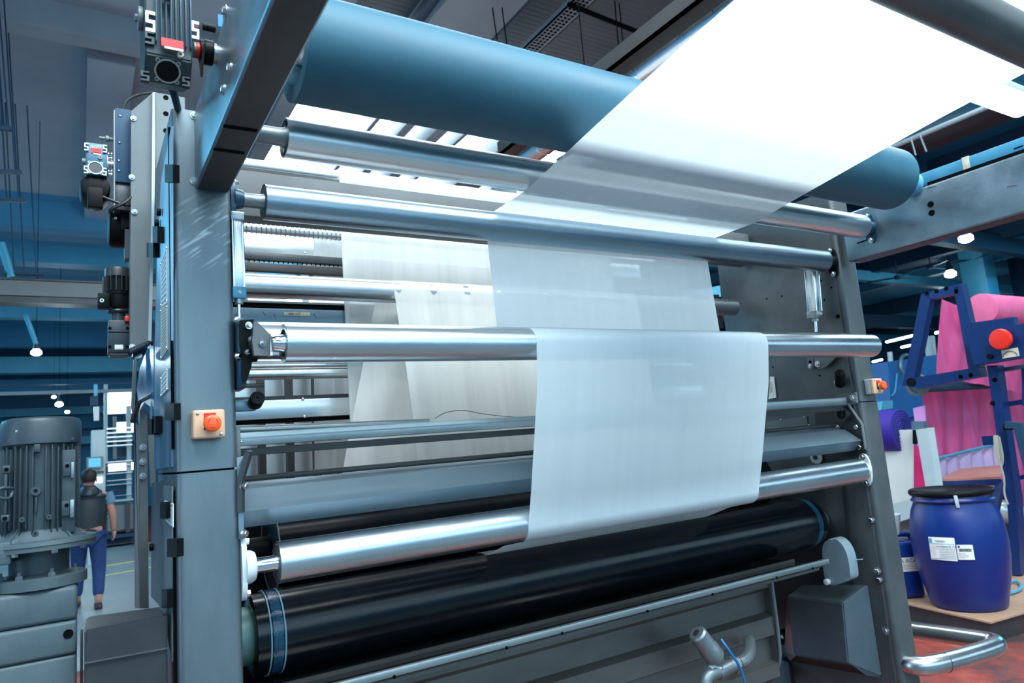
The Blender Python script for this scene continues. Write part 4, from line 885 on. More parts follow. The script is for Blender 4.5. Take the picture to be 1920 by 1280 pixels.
# ---- rubber stops
def stop(px_, py_, Y, dirv, r, l, label, bx):
    c = at(px_, py_, Y=Y); d = Vector(dirv).normalized(); t = T('rubber_stop', c, label, 'bumper')
    b = MB(); b.cyl(c, c+d*l, r, 28, bev=.003); b.build('rubber', 'black', t)
    for k in (.35, .6, .85):
        b = MB(); b.tube(c+d*(l+.0002), c+d*(l+.001), r*k, r*k-.001, 24); b.build('face_ring', 'darksteel', t)
    return t
c = at(475, 762, Y=1.95); t = stop(478, 756, 1.93, (-.03, -1, .25), .0185, .045, 'black rubber bumper cylinder on the left post above the front rail', 0)
b = MB(); b.box(XL+.002, c.x+.004, 1.93, 1.955, c.z-.012, c.z+.018, bev=.003); b.build('mount_arm', 'beam', t)
c = at(1578, 712, X=2.94)
t = T('rubber_stop', c, 'small tilted black rubber bumper on the right frame under the front roller', 'bumper')
b = MB(); b.cyl(c+Vector((0, .01, -.02)), c+Vector((-.05, -.03, .03)), .022, 24, bev=.003); b.build('rubber', 'black', t)
b = MB(); b.prism([at(x, y, X=2.945) for x, y in ((1564, 706), (1570, 704), (1582, 712), (1572, 724), (1566, 724))], (.008, 0, 0)); b.build('clip', 'sheet', t); boltp(at(1568, 716, X=2.944), (-1, 0, 0), .007, .005, t)

# ---- pneumatic cylinders
def cylinder(top, bot, w, label, sgn, par=None):
    top, bot = Vector(top), Vector(bot); d = (bot-top); Ln = d.length; d.normalize()
    u, v, _ = frame_of(d); t = T('pneumatic_cylinder', bot, label, 'cylinder')
    b = MB(); b.obox(top+d*Ln*.36, d*Ln*.34, u*w*.42, v*w*.42, bev=.003); b.build('barrel', 'roller2', t)
    for su in (-1, 1):
        for sv in (-1, 1):
            b = MB(); b.cyl(top+u*su*w*.42+v*sv*w*.42, top+d*Ln*.72+u*su*w*.42+v*sv*w*.42, w*.1, 10); b.build('tie_rod', 'chrome', t)
    b = MB(); b.obox(top+d*Ln*.74, d*Ln*.055, u*w*.55, v*w*.55, bev=.002); b.build('head_block', 'rail' if sgn > 0 else 'cond', t)
    b = MB(); b.obox(top, d*Ln*.04, u*w*.55, v*w*.55, bev=.002); b.build('end_block', 'rail', t)
    b = MB(); b.cyl(top+d*Ln*.79, top+d*Ln*.84, w*.35, 16); b.build('gland', 'rail', t)
    b = MB(); b.cyl(top+d*Ln*.84, bot, w*.14, 12); b.build('piston_rod', 'chrome', t)
    b = MB(); b.cyl(top+d*Ln*.74+Vector((0, -w*.54, 0)), top+d*Ln*.74+Vector((0, -w*.66, 0)), w*.16, 12); b.build('port_plug', 'tape', t)
cylinder((XL+.014, 1.895, 2.30), (XL+.014, 1.895, 2.02), .030, 'slim pneumatic cylinder standing against the left post', -1)
cylinder(at(1521, 500, X=2.90), at(1531, 622, X=2.90), .048, 'silver ribbed pneumatic cylinder on the right frame under the bluish roller', 1)

# ---- lower trough, tank and valve
t = T('liquor_trough', (XL, 2.0, 1.0), 'long steel trough with dark liquor and a bright lip under the black roller', 'trough')
b = MB(); b.box(XL+.012, 2.61, 1.885, 1.903, 1.058, 1.078, bev=.003, edges='x'); b.build('front_lip', 'rail', t)
M['lipdark'] = M['inkgrey']
for x in (.55, .72, 1.07, 1.27, 1.62, 1.93, 2.28, 2.50):
    b = MB(); b.cyl((x, 1.8835, 1.058), (x, 1.886, 1.058), .005, 10); b.build('lip_hole', 'dark', t)
b = MB(); b.box(XL+.012, 2.60, 1.903, 2.40, 1.048, 1.052); b.build('liquor', 'liquid', t)
b = MB(); b.box(XL+.012, 2.60, 2.045, 2.051, 1.045, 1.064); b.build('inner_wall', 'armunder', t)
b = MB(); b.box(XL+.012, 2.60, 1.93, 2.45, 1.03, 1.047); b.build('floor_plate', 'tank', t)
tk = T('tank', (1.4, 2.3, .6), 'ribbed stained steel tank body hanging below the trough lip', 'tank')
zr = [(2.03, 1.047), (2.03, .985), (2.06, .965), (2.06, .885), (2.03, .87), (2.03, .80), (2.06, .785), (2.06, .70), (2.03, .69), (2.03, .64), (2.12, .58), (2.5, .58), (2.5, 1.047)]
pts = [(XL+.012, y, z) for y, z in zr]; b = MB(); b.prism(pts, (2.05, 0, 0)); b.build('tank_body', 'tank', tk, ang=20)
xe = 2.40
b = MB(); b.hull([(xe, 2.03, 1.047), (xe, 2.03, .72), (xe, 2.06, .64), (xe, 2.12, .58), (xe, 2.5, .58), (xe, 2.5, 1.047), (xe+.02, 2.035, 1.047), (xe+.02, 2.035, .73), (xe+.02, 2.07, .65), (xe+.02, 2.13, .59), (xe+.02, 2.5, .59), (xe+.02, 2.5, 1.047)]); b.build('end_wall', 'tank', tk)
b = MB(); b.path([(xe+.012, 2.022, 1.045), (xe+.012, 2.022, .74), (xe+.012, 2.04, .67), (xe+.012, 2.10, .595), (xe+.012, 2.2, .57)], .007, 8, smooth=1); b.build('end_flange', 'sheet', tk)
v = T('drain_valve', at(1350, 1240, Y=1.9), 'cast steel angle-seat drain valve with elbow pipe below the trough', 'valve')
g = lambda x, y, Y=1.9: at(x, y, Y=Y)
b = MB(); b.lathe(g(1306, 1186), g(1356, 1252), [(0, .018), (0, .027), (.006, .033), (.075, .034), (.08, .037), (.12, .036), (.125, .026), (.15, .022)], 24); b.build('actuator', 'valve', v)
b = MB(); b.tube(g(1336, 1225), g(1340, 1230), .0375, .03, 24); b.build('clamp_band', 'sheet', v)
b = MB(); b.cyl(g(1305, 1185), g(1309, 1190), .012, 12); b.build('indicator', 'darksteel', v)
b = MB(); b.path([g(1345, 1262), g(1372, 1248), g(1383, 1243)], .024, 16); b.build('valve_body', 'valve', v)
b = MB(); b.hexh(g(1374, 1248), g(1385, 1242)-g(1374, 1248), .030, .02); b.build('union_nut', 'rail', v)
b = MB(); b.path([g(1385, 1243), g(1398, 1238), g(1407, 1222, 1.93), g(1405, 1200, 2.0)], .022, 16, smooth=2); b.build('elbow', 'valve', v)
b = MB(); b.path([g(1352, 1258), g(1332, 1262), g(1322, 1275), g(1323, 1310)], .023, 16, smooth=2); b.build('elbow', 'valve', v)
b = MB(); b.cyl(g(1332, 1256), g(1347, 1250), .018, 4); b.build('white_tag', 'white', v)
hs = MB(); hs.path([g(1352, 1198, 1.88), g(1362, 1212, 1.86), g(1376, 1232, 1.85), g(1388, 1250, 1.85), g(1396, 1275, 1.85), g(1399, 1300, 1.86)], .0045, 8, smooth=2); hs.build('air_hose', 'hose', None, 'thin blue air hose curving from the drain valve', 'hose')
t = T('low_cross_beam', (2.6, 2.45, .4), 'grey box beam with bolted end plate at the very bottom right of the trough', 'cross beam')
a1, a2 = at(1472, 1240, X=2.93), at(1478, 1290, X=2.93)
b = MB(); b.hull([(x, y, z) for x in (.4, 2.93) for (y, z) in ((a1.y-.02, a1.z), (a1.y+.1, a1.z+.01), (a1.y-.02, a1.z-.09), (a1.y+.1, a1.z-.09))]); b.build('beam_body', 'beam', t)
xpoly([(1443, 1222), (1470, 1233), (1481, 1250), (1484, 1300), (1440, 1300)], 2.955, .012, 'end_plate', 'darksteel', t); boltp(at(1446, 1232, X=2.954), (-1, 0, 0), .011, .008, t); boltp(at(1466, 1247, X=2.954), (-1, 0, 0), .011, .008, t)
# guard rail of bent stainless tube
t = T('grab_rail', (3.06, 1.88, .58), 'thick bent stainless tube handle at the foot of the right post', 'handle')
b = MB(); b.path([(3.03, 1.90, .575), (3.03, 1.86, .575), (3.08, 1.80, .575), (3.47, 1.74, .575), (3.56, 1.76, .575), (3.57, 1.84, .575), (3.50, 2.25, .575)], .040, 28, smooth=3); b.build('bent_tube', 'stainless', t)
b = MB(); b.tube((3.155, 1.789, .575), (3.158, 1.7885, .575), .0405, .038, 32); b.build('weld_ring', 'chrome', t)
# ================================================================== the webs
def arc(cy, cz, r, a0, a1, n=10): return [(cy+math.cos(math.radians(a0+(a1-a0)*i/n))*r, cz+math.sin(math.radians(a0+(a1-a0)*i/n))*r) for i in range(n+1)]
# overhead web -> under the spoked roller -> over the bluish roller -> down behind
prof = [(-.6, 2.60), (.1, 2.575), (.45, 2.555)]+[(.62, 2.545), (.68, 2.543), (.8, 2.53), (1.0, 2.507), (1.2, 2.480), (1.4, 2.451), (1.6, 2.421)]
prof += arc(1.707, 2.457, .052, 262, 274, 3)+arc(1.908, 2.355, .050, 98, 0, 12)+[(1.95, 2.2), (1.942, 2.08)]+arc(1.885, 1.966, .051, 0, -150, 10)
prof += [(1.825, 1.975)]+arc(1.765, 1.940, .050, 40, 180, 14)+[(1.735, 1.80), (1.775, 1.65), (1.815, 1.50)]+arc(1.898, 1.40, .053, 180, 268, 10)+[(2.0, 1.328)]+arc(2.16, 1.178, .1145, 108, 60, 5)
b = MB(); b.ribbon(prof, 1.155, 2.195, 20)
b.build('white_web', 'film', None, 'wide white knit web running overhead and down over the front dancer roller', 'fabric web', ang=80, org=(1.7, 1.7, 1.3))
# rear webs
pA = [(3.6, 3.16), (3.2, 2.98)]+arc(2.72, 2.80, .031, 80, 180, 8)+[(2.688, 2.5), (2.685, 2.2), (2.68, 1.75), (2.68, 1.60), (2.68, 1.3)]
b = MB(); b.ribbon(pA, .905, 2.30, 40, wob=.002); b.build('rear_web', 'film2', None, 'flat pale rear web hanging straight down, leftmost long web', 'fabric web', ang=80, org=(1.5, 2.7, 1.6))
b = MB(); b.box(.900, .918, 2.683, 2.688, 1.75, 2.70); b.build('selvedge_strip', 'film2', None, 'narrow doubled selvedge strip along the left edge of the rear web', 'fabric edge')
pB = [(3.02, 2.70), (3.02, 2.6), (3.06, 2.3), (3.1, 2.0), (3.15, 1.6)]
b = MB(); b.ribbon(pB, .885, 2.2, 30, wob=.004); b.build('gauze_web', 'film2', None, 'thin gauzy web edge just left of the rear web, passing the spiral roller', 'fabric web', ang=80, org=(1.5, 3.05, 1.6))
# creased web over the wide rear roller
pC = arc(2.45, 2.252, .044, 100, 180, 8)+[(2.40, 2.15), (2.385, 2.0), (2.37, 1.8), (2.36, 1.65), (2.355, 1.53)]
b = MB(); xs = [(1.0, 2.2)]*9+[(1.01, 2.2), (1.02, 2.2), (1.03, 2.2), (1.035, 2.2), (1.04, 2.2)]
b.ribbon(pC, 1, 2.2, 60, wob=.003, xs=xs)
for vv in b.bm.verts:
    if vv.co.z < 2.24: vv.co.y += .010*math.sin(vv.co.x*34+vv.co.z*2.2)*min(1, (2.24-vv.co.z)*6)+.005*math.sin(vv.co.x*71-vv.co.z*3)
b.build('creased_web', 'film3', None, 'softly creased ecru web falling over the wide rear roller', 'fabric web', ang=80, org=(1.6, 2.4, 1.4))
# slanting web further back
b = MB(); q0, q1, q2, q3 = at(705, 560, Y=2.58), at(1010, 560, Y=2.58), at(1010, 905, Y=2.58), at(640, 905, Y=2.58)
n = 26; rows = []
for j in range(9):
    l = q0.lerp(q3, j/8); r_ = q1.lerp(q2, j/8); rows.append([b.bm.verts.new(l.lerp(r_, i/n)+Vector((0, .012*math.sin(i*1.1+j*.25), 0))) for i in range(n+1)])
for a, c in zip(rows, rows[1:]):
    for i in range(n): b.bm.faces.new((a[i], a[i+1], c[i+1], c[i]))
b.build('slanting_web', 'film3', None, 'ecru web slanting down left between the rear web and the creased web', 'fabric web', ang=80)
b = MB(); b.path([at(x, y, Y=2.33) for x, y in ((815, 785), (835, 772), (870, 768), (900, 775), (950, 781), (1003, 782))], .0011, 5, smooth=2); b.build('loose_thread', 'dark', None, 'loose dark thread lying across the creased web', 'thread')
# lower rear wall of upright bars and panels behind the front rail
t = T('rear_bar_screen', (.9, 3.4, 1.5), 'row of upright bars in front of pale panels, seen below the front rail', 'rear screen')
b = MB(); b.box(.36, 1.35, 3.5, 3.52, 1.35, 2.14); b.build('pale_panel', 'wpanel', t)
for i, px_ in enumerate((492, 545, 595, 640)):
    a = at(px_, 900, Y=3.4); c = at(px_-5, 682, Y=3.4)
    b = MB(); b.bar(a, c, .045, .03); b.build('upright_bar', 'armunder', t)
# overhead roller near the camera, top right
t = roller('exit_roller', .655, 2.490, .050, 1.0, 2.95, 'plate', 'dark grey roller at the top right corner where the web leaves', sr=2.97)
# small rear blue machine seen between the bars
t = T('rear_blue_machine', at(470, 500, Y=5), 'blurred blue machine far behind, glimpsed between the rear rails', 'machine')
a = at(430, 520, Y=5.5); c = at(562, 440, Y=5.5)
b = MB(); b.box(a.x, c.x, 5.5, 6, a.z-.05, c.z, bev=.02); b.build('blue_body', 'cond', t)
b = MB(); b.bar(at(565, 520, Y=5.4), at(600, 440, Y=5.4), .08, .08); b.build('strut', 'sheet', t)
b = MB(); b.box(a.x+.05, a.x+.15, 5.6, 5.7, 0, a.z-.04); b.build('leg', 'sheet', t)
a = at(470, 520, Y=5.3); c = at(478, 440, Y=5.3); b = MB(); b.bar(a, c, .06, .06); b.build('upright', 'sheet', t)
# bright windows behind the machine
for i, (x0, x1, y0, y1) in enumerate(((600, 720, 430, 520), (450, 640, 700, 740))):
    pass
a = at(430, 760, Y=9); c = at(1250, 300, Y=9)
S('window_13', 'glowwin', (a.x+.15, c.x-2.2, 11.0, 11.05, 1.6, 4.3))
for i in range(4):
    S('trim_%d' % (60+i), 'greypaint', (a.x+.15+1.3*i, a.x+.25+1.3*i, 10.9, 11.0, 1.5, 4.4))
# blue sheet & dark housing right of the back web
t = T('rear_drive_housing', at(1325, 590, Y=2.7), 'black drive housing with blue guard seen right of the hanging web', 'machine part')
b = MB(); b.prism([at(x, y, Y=2.7) for x, y in ((1309, 552), (1348, 552), (1357, 615), (1330, 612), (1312, 590))], (0, .15, 0)); b.build('housing', 'black', t)
q = at(1340, 580, Y=2.8); b = MB(); b.box(q.x, 3.6, 2.75, 2.85, q.z-.05, q.z); b.box(3.5, 3.6, 2.75, 2.85, 0, q.z); b.build('mount_leg', 'darksteel', t)
b = MB(); b.prism([at(x, y, Y=2.8) for x, y in ((1300, 600), (1315, 600), (1345, 615), (1300, 616))], (0, .05, 0)); b.build('blue_guard', 'paneblue', t)
b = MB(); b.prism([at(x, y, Y=3.2) for x, y in ((1300, 545), (1350, 535), (1352, 556), (1300, 556))], (0, .05, 0)); b.build('light_blue_sheet', 'cond', t)
c = at(1308, 570, Y=2.68); b = MB(); b.cyl(c, c+Vector((0, .05, 0)), .025, 16); b.build('knob', 'black', t)

# ================================================================== motors at left
def fpx(x, y, Y): return at(x, y, Y=Y)
def ringplate(b, c, w, h, Yo): pass
# gear motor on the left arm
gm = T('gear_motor', (.15, 1.52, 2.45), 'black finned gear motor with red label hanging outside the left overhead arm', 'gear motor')
p = lambda x, y, Y=1.47: at(x, y, Y=Y)
a = p(268, 100); c = p(358, -60)
zf, zb5 = p(310, 106).z, at(310, 158, Y=1.51).z
prof_ = [(1.47, c.z), (1.47, zf), (1.51, zb5), (1.60, zb5+.035), (1.62, c.z)]
b = MB(); b.prism([(a.x+.004, y, z) for y, z in prof_], (c.x-a.x-.004, 0, 0)); bmesh.ops.bevel(b.bm, geom=list(b.bm.edges), offset=.003, segments=2, affect='EDGES'); b.build('gearbox_body', 'gear', gm)
for i in range(8):
    x = p(292+9.2*i, 60).x; b = MB(); b.box(x-.0012, x+.0012, 1.456, 1.475, p(300, 84).z, c.z, bev=.0008); b.build('cooling_fin', 'gearblue', gm)
S_SHAPE = [(0, 1), (1, 1), (1, .84), (.28, .84), (.28, .58), (1, .58), (1, 0), (0, 0), (0, .16), (.72, .16), (.72, .42), (0, .42)]
def lug(x, y, w_, h_, par, Y=1.463, m_='gearedge', gm_=gm):
    a_ = p(x, y+h_, Y); c_ = p(x+w_, y, Y); d_ = (c_.z-a_.z)
    b = MB(); b.prism([(a_.x+(c_.x-a_.x)*u, Y, a_.z+d_*w) for u, w in S_SHAPE], (0, .012, 0))
    return b.build('corner_lug', m_, par)
lug(273, 23, 19, 34, gm); lug(360, 41, 13, 30, gm); lug(272, 60, 17, 20, gm, m_='gear'); lug(264, 134, 16, 15, gm, 1.49, 'gear'); lug(342, 145, 14, 15, gm, 1.49, 'gear')
# round cover on the sloping face
n_ = Vector((0, -(zf-zb5), -.04)).normalized(); cc = Vector((p(314, 134, 1.49).x, 1.4895, (zf+zb5)/2))
b = MB(); b.tube(cc, cc+n_*.004, .0245, .0215, 32); b.build('cover_ring', 'rail', gm); b = MB(); b.cyl(cc, cc+n_*.002, .0215, 32); b.build('cover_disc', 'black', gm)
u_, v_, _ = frame_of(n_)
for k in range(4):
    q = cc+(u_*math.cos(PI/4+k*PI/2)+v_*math.sin(PI/4+k*PI/2))*.027; b = MB(); b.tube(q, q+n_*.004, .0042, .0022, 12); b.build('cover_eye', 'rail', gm)
a = p(301, 92); c = p(342, 85); b = MB(); b.box(a.x, c.x, 1.455, 1.457, a.z, c.z); lb = b.build('red_label', 'redlabel', gm); b = MB(); b.box(a.x+.006, c.x, 1.455, 1.4565, a.z-.004, a.z); b.build('white_strip', 'white', gm)
b = MB(); q = p(338, 105); b.tube((q.x, 1.462, q.z), (q.x, 1.47, q.z), .006, .003, 16); b.build('drain_plug', 'tape', gm)
q = p(311, 2); b = MB(); b.tube((q.x, 1.44, q.z), (q.x, 1.46, q.z), .008, .003, 20); b.build('filler_plug', 'sheet', gm)
q = p(262, 35, 1.52); b = MB(); b.cyl((q.x-.004, 1.52, q.z), (q.x+.006, 1.52, q.z), .024, 32, bev=.002); b.build('side_disc', 'sheet', gm); b = MB(); b.hexh((q.x-.004, 1.52, q.z), (-1, 0, 0), .008, .006); b.build('side_nut', 'sheet', gm)
q = at(385, 98, Y=1.52); z_ = q.z
for nm, x0, x1, r_, m_ in (('hub_white', 362, 367, .016, 'sheet'), ('red_ring', 367, 374, .0165, 'red'), ('black_flange', 374, 382, .024, 'black'), ('coupling', 382, 399, .026, 'black')):
    xa, xb = at(x0, 98, Y=1.52).x, at(x1, 98, Y=1.52).x; b = MB(); b.cyl((xa, 1.52, z_), (xb, 1.52, z_), r_, 32, bev=.001); b.build(nm, m_, gm)
b = MB(); b.cyl((at(399, 98, Y=1.52).x, 1.52, z_), (.252, 1.52, z_), .0215, 32); b.build('output_shaft', 'stainless', gm)
b = MB(); b.prism([(at(378, 110, Y=1.5).x, 1.5+dy, z_+dz) for dy, dz in ((-.03, -.01), (.02, -.06), (.04, -.01))], (.004, 0, 0)); b.build('torque_arm', 'darksteel', gm)
b = MB(); xa = at(380, 50, Y=1.50).x; zz = at(392, 52, Y=1.50).z; b.cyl((xa, 1.50, zz), (.245, 1.50, zz), .008, 14); b.build('torque_pin', 'black', gm)
b = MB(); q = at(411, 43, Y=1.50); b.box(q.x-.004, q.x+.006, 1.49, 1.50, q.z-.014, q.z+.014); b.build('blue_spacer', 'hose', gm)
# corrugated conduit
b = MB(); pts = [at(321, 155, Y=1.56), at(330, 190, Y=1.75), at(334, 206, Y=1.9)]
b.path(pts, .0075, 12, smooth=2); cn = b.build('cable_conduit', 'cable', None, 'black corrugated conduit from the finned gear motor down behind the post', 'conduit')
b = MB()
P0, P1, P2 = pts
for i in range(34):
    f_ = i/34; q = (P0.lerp(P1, f_*2) if f_ < .5 else P1.lerp(P2, f_*2-1)); d_ = (P1-P0 if f_ < .5 else P2-P1).normalized(); b.tube(q, q+d_*.002, .0088, .007, 10)
b.build('conduit_ribs', 'tealdark', cn, kind='stuff')
# ---- middle small gear motor
g2 = T('gear_motor', at(180, 300, Y=2.5), 'small blue worm gear motor with red label, left of the dark box', 'gear motor')
Y2 = 2.46
def bx2(name, x0, y0, x1, y1, m_, d=.06, Y=Y2, par=None, bev=0):
    a_ = at(x0, y1, Y=Y); c_ = at(x1, y0, Y=Y); b = MB(); b.box(a_.x, c_.x, Y, Y+d, min(a_.z, c_.z), max(a_.z, c_.z), bev=bev); return b.build(name, m_, par or g2)
bx2('gearbox_body', 161, 271, 201, 326, 'gearblue', .07, bev=.003)
for (x, y) in ((158, 268), (193, 272), (157, 311), (192, 315)):
    Y = Y2-.006; a_ = at(x, y+13, Y=Y); c_ = at(x+8, y, Y=Y); h_ = c_.z-a_.z
    b = MB()
    b.prism([(a_.x+(c_.x-a_.x)*u, Y, a_.z+h_*w) for u, w in S_SHAPE], (0, .008, 0)); b.build('corner_lug', 'gearedge', g2)
q = at(179, 315, Y=Y2); b = MB(); b.tube((q.x, Y2-.004, q.z), (q.x, Y2, q.z), .0215, .0185, 32); b.build('cover_ring', 'gearedge', g2); b = MB(); b.cyl((q.x, Y2-.002, q.z), (q.x, Y2, q.z), .0185, 32); b.build('cover_disc', 'darksteel', g2)
for k in range(4):
    b = MB(); a_ = PI/4+k*PI/2; b.tube((q.x+math.cos(a_)*.024, Y2-.004, q.z+math.sin(a_)*.024), (q.x+math.cos(a_)*.024, Y2, q.z+math.sin(a_)*.024), .0038, .002, 10); b.build('cover_eye', 'gearedge', g2)
bx2('red_label', 171, 279, 190, 286, 'redlabel', .002, Y2-.002); bx2('white_strip', 175, 287, 190, 289, 'white', .002, Y2-.002)
for i in range(6): bx2('fin', 170+3.7*i, 272, 171+3.7*i, 278, 'gearedge', .004, Y2-.004)
q = at(188, 296, Y=Y2); b = MB(); b.tube((q.x, Y2-.006, q.z), (q.x, Y2, q.z), .006, .002, 16); b.build('filler_plug', 'sheet', g2)
q = at(178, 358, Y=2.50); qt = at(178, 328, Y=2.5); qb = at(178, 386, Y=2.5)
b = MB(); b.cyl((q.x, 2.47, q.z+.005), (q.x, 2.60, q.z+.005), .042, 32, bev=.01); b.build('motor_body', 'black', g2)
bx2('terminal_box', 164, 352, 193, 386, 'black', .03, 2.44, bev=.003)
bx2('motor_neck', 162, 326, 200, 348, 'black', .05, 2.48, bev=.008)
q = at(154, 302, Y=2.48); b = MB(); b.cyl((q.x, 2.48, q.z), (q.x+.014, 2.48, q.z), .010, 14); b.build('side_plug', 'sheet', g2)
q = at(206, 308, Y=2.5); b = MB(); b.cyl((at(200, 308, Y=2.5).x, 2.5, q.z), (at(214, 308, Y=2.5).x, 2.5, q.z), .012, 20); b.build('output_shaft', 'stainless', g2)
b = MB(); b.cyl((at(199, 300, Y=2.5).x, 2.5, q.z), (at(202, 300, Y=2.5).x, 2.5, q.z), .026, 24); b.build('shaft_flange', 'castwhite', g2)
q = at(200, 260, Y=2.5); b = MB(); b.lathe((at(186, 259, Y=2.5).x, 2.5, q.z), (at(214, 261, Y=2.5).x, 2.5, q.z), [(0, .005), (.016, .005), (.018, .010), (.028, .010), (.03, .006), (.044, .006)], 14); b.build('adjusting_stud', 'sheet', None, 'small threaded stud with nuts above the small blue gear motor', 'stud')
for (x, y) in ((204, 290), (210, 290), (204, 322), (210, 322), (210, 328), (210, 298)): boltp(at(x, y, Y=2.5), (-1, 0, 0), .005, .012, g2)
# dark box left of the outer cover
db = T('junction_box', at(230, 300, Y=2.5), 'flat black box with screws between the small gear motor and the outer cover', 'box')
bx2('box_body', 215, 206, 247, 340, 'tealdark', .10, 2.48, db, .003); bx2('lower_half', 214, 341, 247, 392, 'darksteel', .10, 2.49, db, .002)
bx2('front_edge', 213, 206, 216, 392, 'sheet', .02, 2.475, db)
for (x, y) in ((225, 217), (224, 267), (223, 301), (223, 320)): screw(at(x, y, Y=2.479), (0, -1, 0), .004, db)
def cablep(pts, r, label, name='power_cable'):
    b = MB(); b.path([at(x, y, Y=Yy) for x, y, Yy in pts], r, 8, smooth=2); b.build(name, 'cable', None, label, 'cable')
cablep(((230, 206, 2.5), (236, 190, 2.5), (255, 178, 2.5), (284, 174, 2.5)), .0045, 'black cable arching over the top of the outer cover')
cablep(((186, 366, 2.45), (210, 376, 2.44), (232, 384, 2.44), (250, 386, 2.46)), .005, 'black cable from the small motor to the outer cover')
cablep(((248, 366, 2.45), (236, 378, 2.43), (216, 388, 2.42), (204, 396, 2.43), (212, 404, 2.5)), .006, 'black cable looping under the small motor')
# ---- third motor (partly hidden)
g3 = T('electric_motor', at(215, 430, Y=2.55), 'black motor half hidden behind the outer cover, below the small gear motor', 'motor')
q = at(222, 430, Y=2.6); b = MB(); b.cyl((at(202, 430, Y=2.6).x, 2.6, q.z), (at(250, 430, Y=2.6).x, 2.6, q.z), .062, 32, bev=.014); b.build('motor_body', 'black', g3)
bx2('terminal_box', 226, 396, 250, 430, 'black', .05, 2.52, g3, .003); bx2('mount_leg', 234, 428, 250, 484, 'darksteel', .05, 2.52, g3)
q = at(217, 409, Y=2.535); b = MB(); b.tube(q-Vector((0, .002, 0)), q, .004, .002, 14); b.build('ring_mark', 'gearedge', g3)
# ---- fourth inline gear motor
g4 = T('gear_motor', at(218, 600, Y=2.55), 'vertical black motor on a grey gearbox at the left of the outer cover', 'gear motor')
def vl(name, cx, y0, y1, prof_px, m_, Y=2.55, par=None, seg=32):
    top = at(cx, y0, Y=Y); bot = at(cx, y1, Y=Y); H = top.z-bot.z; sc1 = (at(cx+10, y0, Y=Y).x-at(cx, y0, Y=Y).x)/10
    b = MB(); b.lathe(Vector((bot.x, Y, top.z)), Vector((bot.x, Y, bot.z)), [(f*H, r*sc1) for f, r in prof_px], seg); return b.build(name, m_, par or g4)
vl('fan_cover', 221, 503, 521, [(0, 20), (.1, 24), (.25, 25), (1, 25)], 'darksteel')
vl('motor_body', 222, 521, 550, [(0, 22), (1, 22)], 'black')
q = at(222, 535, Y=2.55); 
for k in range(18):
    a_ = k*2*PI/18; c_ = Vector((q.x, 2.55, q.z)); d_ = Vector((math.cos(a_), math.sin(a_), 0)); b = MB(); b.obox(c_+d_*.042, d_*.004, Vector((-d_.y, d_.x, 0))*.0012, (0, 0, .024)); b.build('cooling_fin', 'darksteel', g4)
bx2('terminal_box', 183, 549, 206, 576, 'black', .04, 2.50, g4, .003); q = at(191, 563, Y=2.50); b = MB(); b.tube(q-Vector((0, .002, 0)), q, .006, .003, 14); b.build('cable_gland', 'gearedge', g4)
vl('flange', 222, 550, 554, [(0, 27), (1, 27)], 'black'); vl('lantern', 222, 554, 578, [(0, 25), (.8, 26), (1, 24)], 'black'); vl('collar', 222, 582, 588, [(0, 20), (.5, 21), (1, 18)], 'gear'); vl('neck', 222, 586, 602, [(0, 14), (1, 14)], 'gear')
bx2('gearbox_body', 203, 600, 244, 661, 'gear', .08, 2.50, g4, .004); bx2('gearbox_foot', 206, 661, 240, 665, 'darksteel', .07, 2.505, g4); bx2('red_cap', 234, 592, 243, 602, 'red', .03, 2.49, g4, .003)
bx2('type_label', 215, 646, 231, 653, 'white', .002, 2.498, g4); bx2('type_label_edge', 215, 653, 231, 655, 'tape', .002, 2.498, g4)
for (x, y) in ((206, 615), (239, 615), (206, 650), (239, 650)): hole(at(x, y, Y=2.50), (0, -1, 0), .004, g4)
bx2('body_seam', 203, 622, 244, 623, 'dark', .002, 2.499, g4)
# ---- big motor bottom left
g5 = T('gear_motor', at(76, 1100, Y=2.1), 'big dusty grey upright motor on its gearbox in the bottom left corner', 'gear motor')
YB = 2.1
cB = at(76, 930, Y=YB); X5 = cB.x; scp = (at(116, 930, Y=YB).x-at(76, 930, Y=YB).x)/40
Zt = lambda y: at(76, y, Y=YB).z
def v5(name, y0, y1, pr, m_, seg=56, par=None):
    z0, z1 = Zt(y0), Zt(y1); H = z0-z1; b = MB(); b.lathe((X5, YB, z0), (X5, YB, z1), [(f*H, r*scp) for f, r in pr], seg); return b.build(name, m_, par or g5)
v5('fan_cover', 783, 834, [(0, 40), (.03, 62), (.10, 73), (.22, 77), (.98, 77.5), (1, 76)], 'motor')
v5('motor_barrel', 832, 1005, [(0, 66), (1, 66)], 'motor')
zb, zt = Zt(1002), Zt(836)
for k in range(40):
    a_ = 2*PI*k/40; d_ = Vector((math.cos(a_), math.sin(a_), 0)); s_ = Vector((-d_.y, d_.x, 0))
    if abs(a_-1.5*PI) < .10: continue
    zt_ = zt-(.006 if k % 2 else 0); zb_ = zb+(.02 if k % 3 == 1 else 0)
    b = MB(); b.obox(Vector((X5, YB, (zb_+zt_)/2))+d_*scp*70, d_*scp*5.5, s_*.0013, (0, 0, (zt_-zb_)/2), bev=.0006); b.build('cooling_fin', 'motor', g5)
def bp5(name, x0, y0, x1, y1, dy, m_='motor', bev=.002, d=.012):
    Yf = YB-scp*dy; a_ = at(x0, y1, Y=Yf); c_ = at(x1, y0, Y=Yf); b = MB(); b.box(a_.x, c_.x, Yf, Yf+d, a_.z, c_.z, bev=bev); return b.build(name, m_, g5)
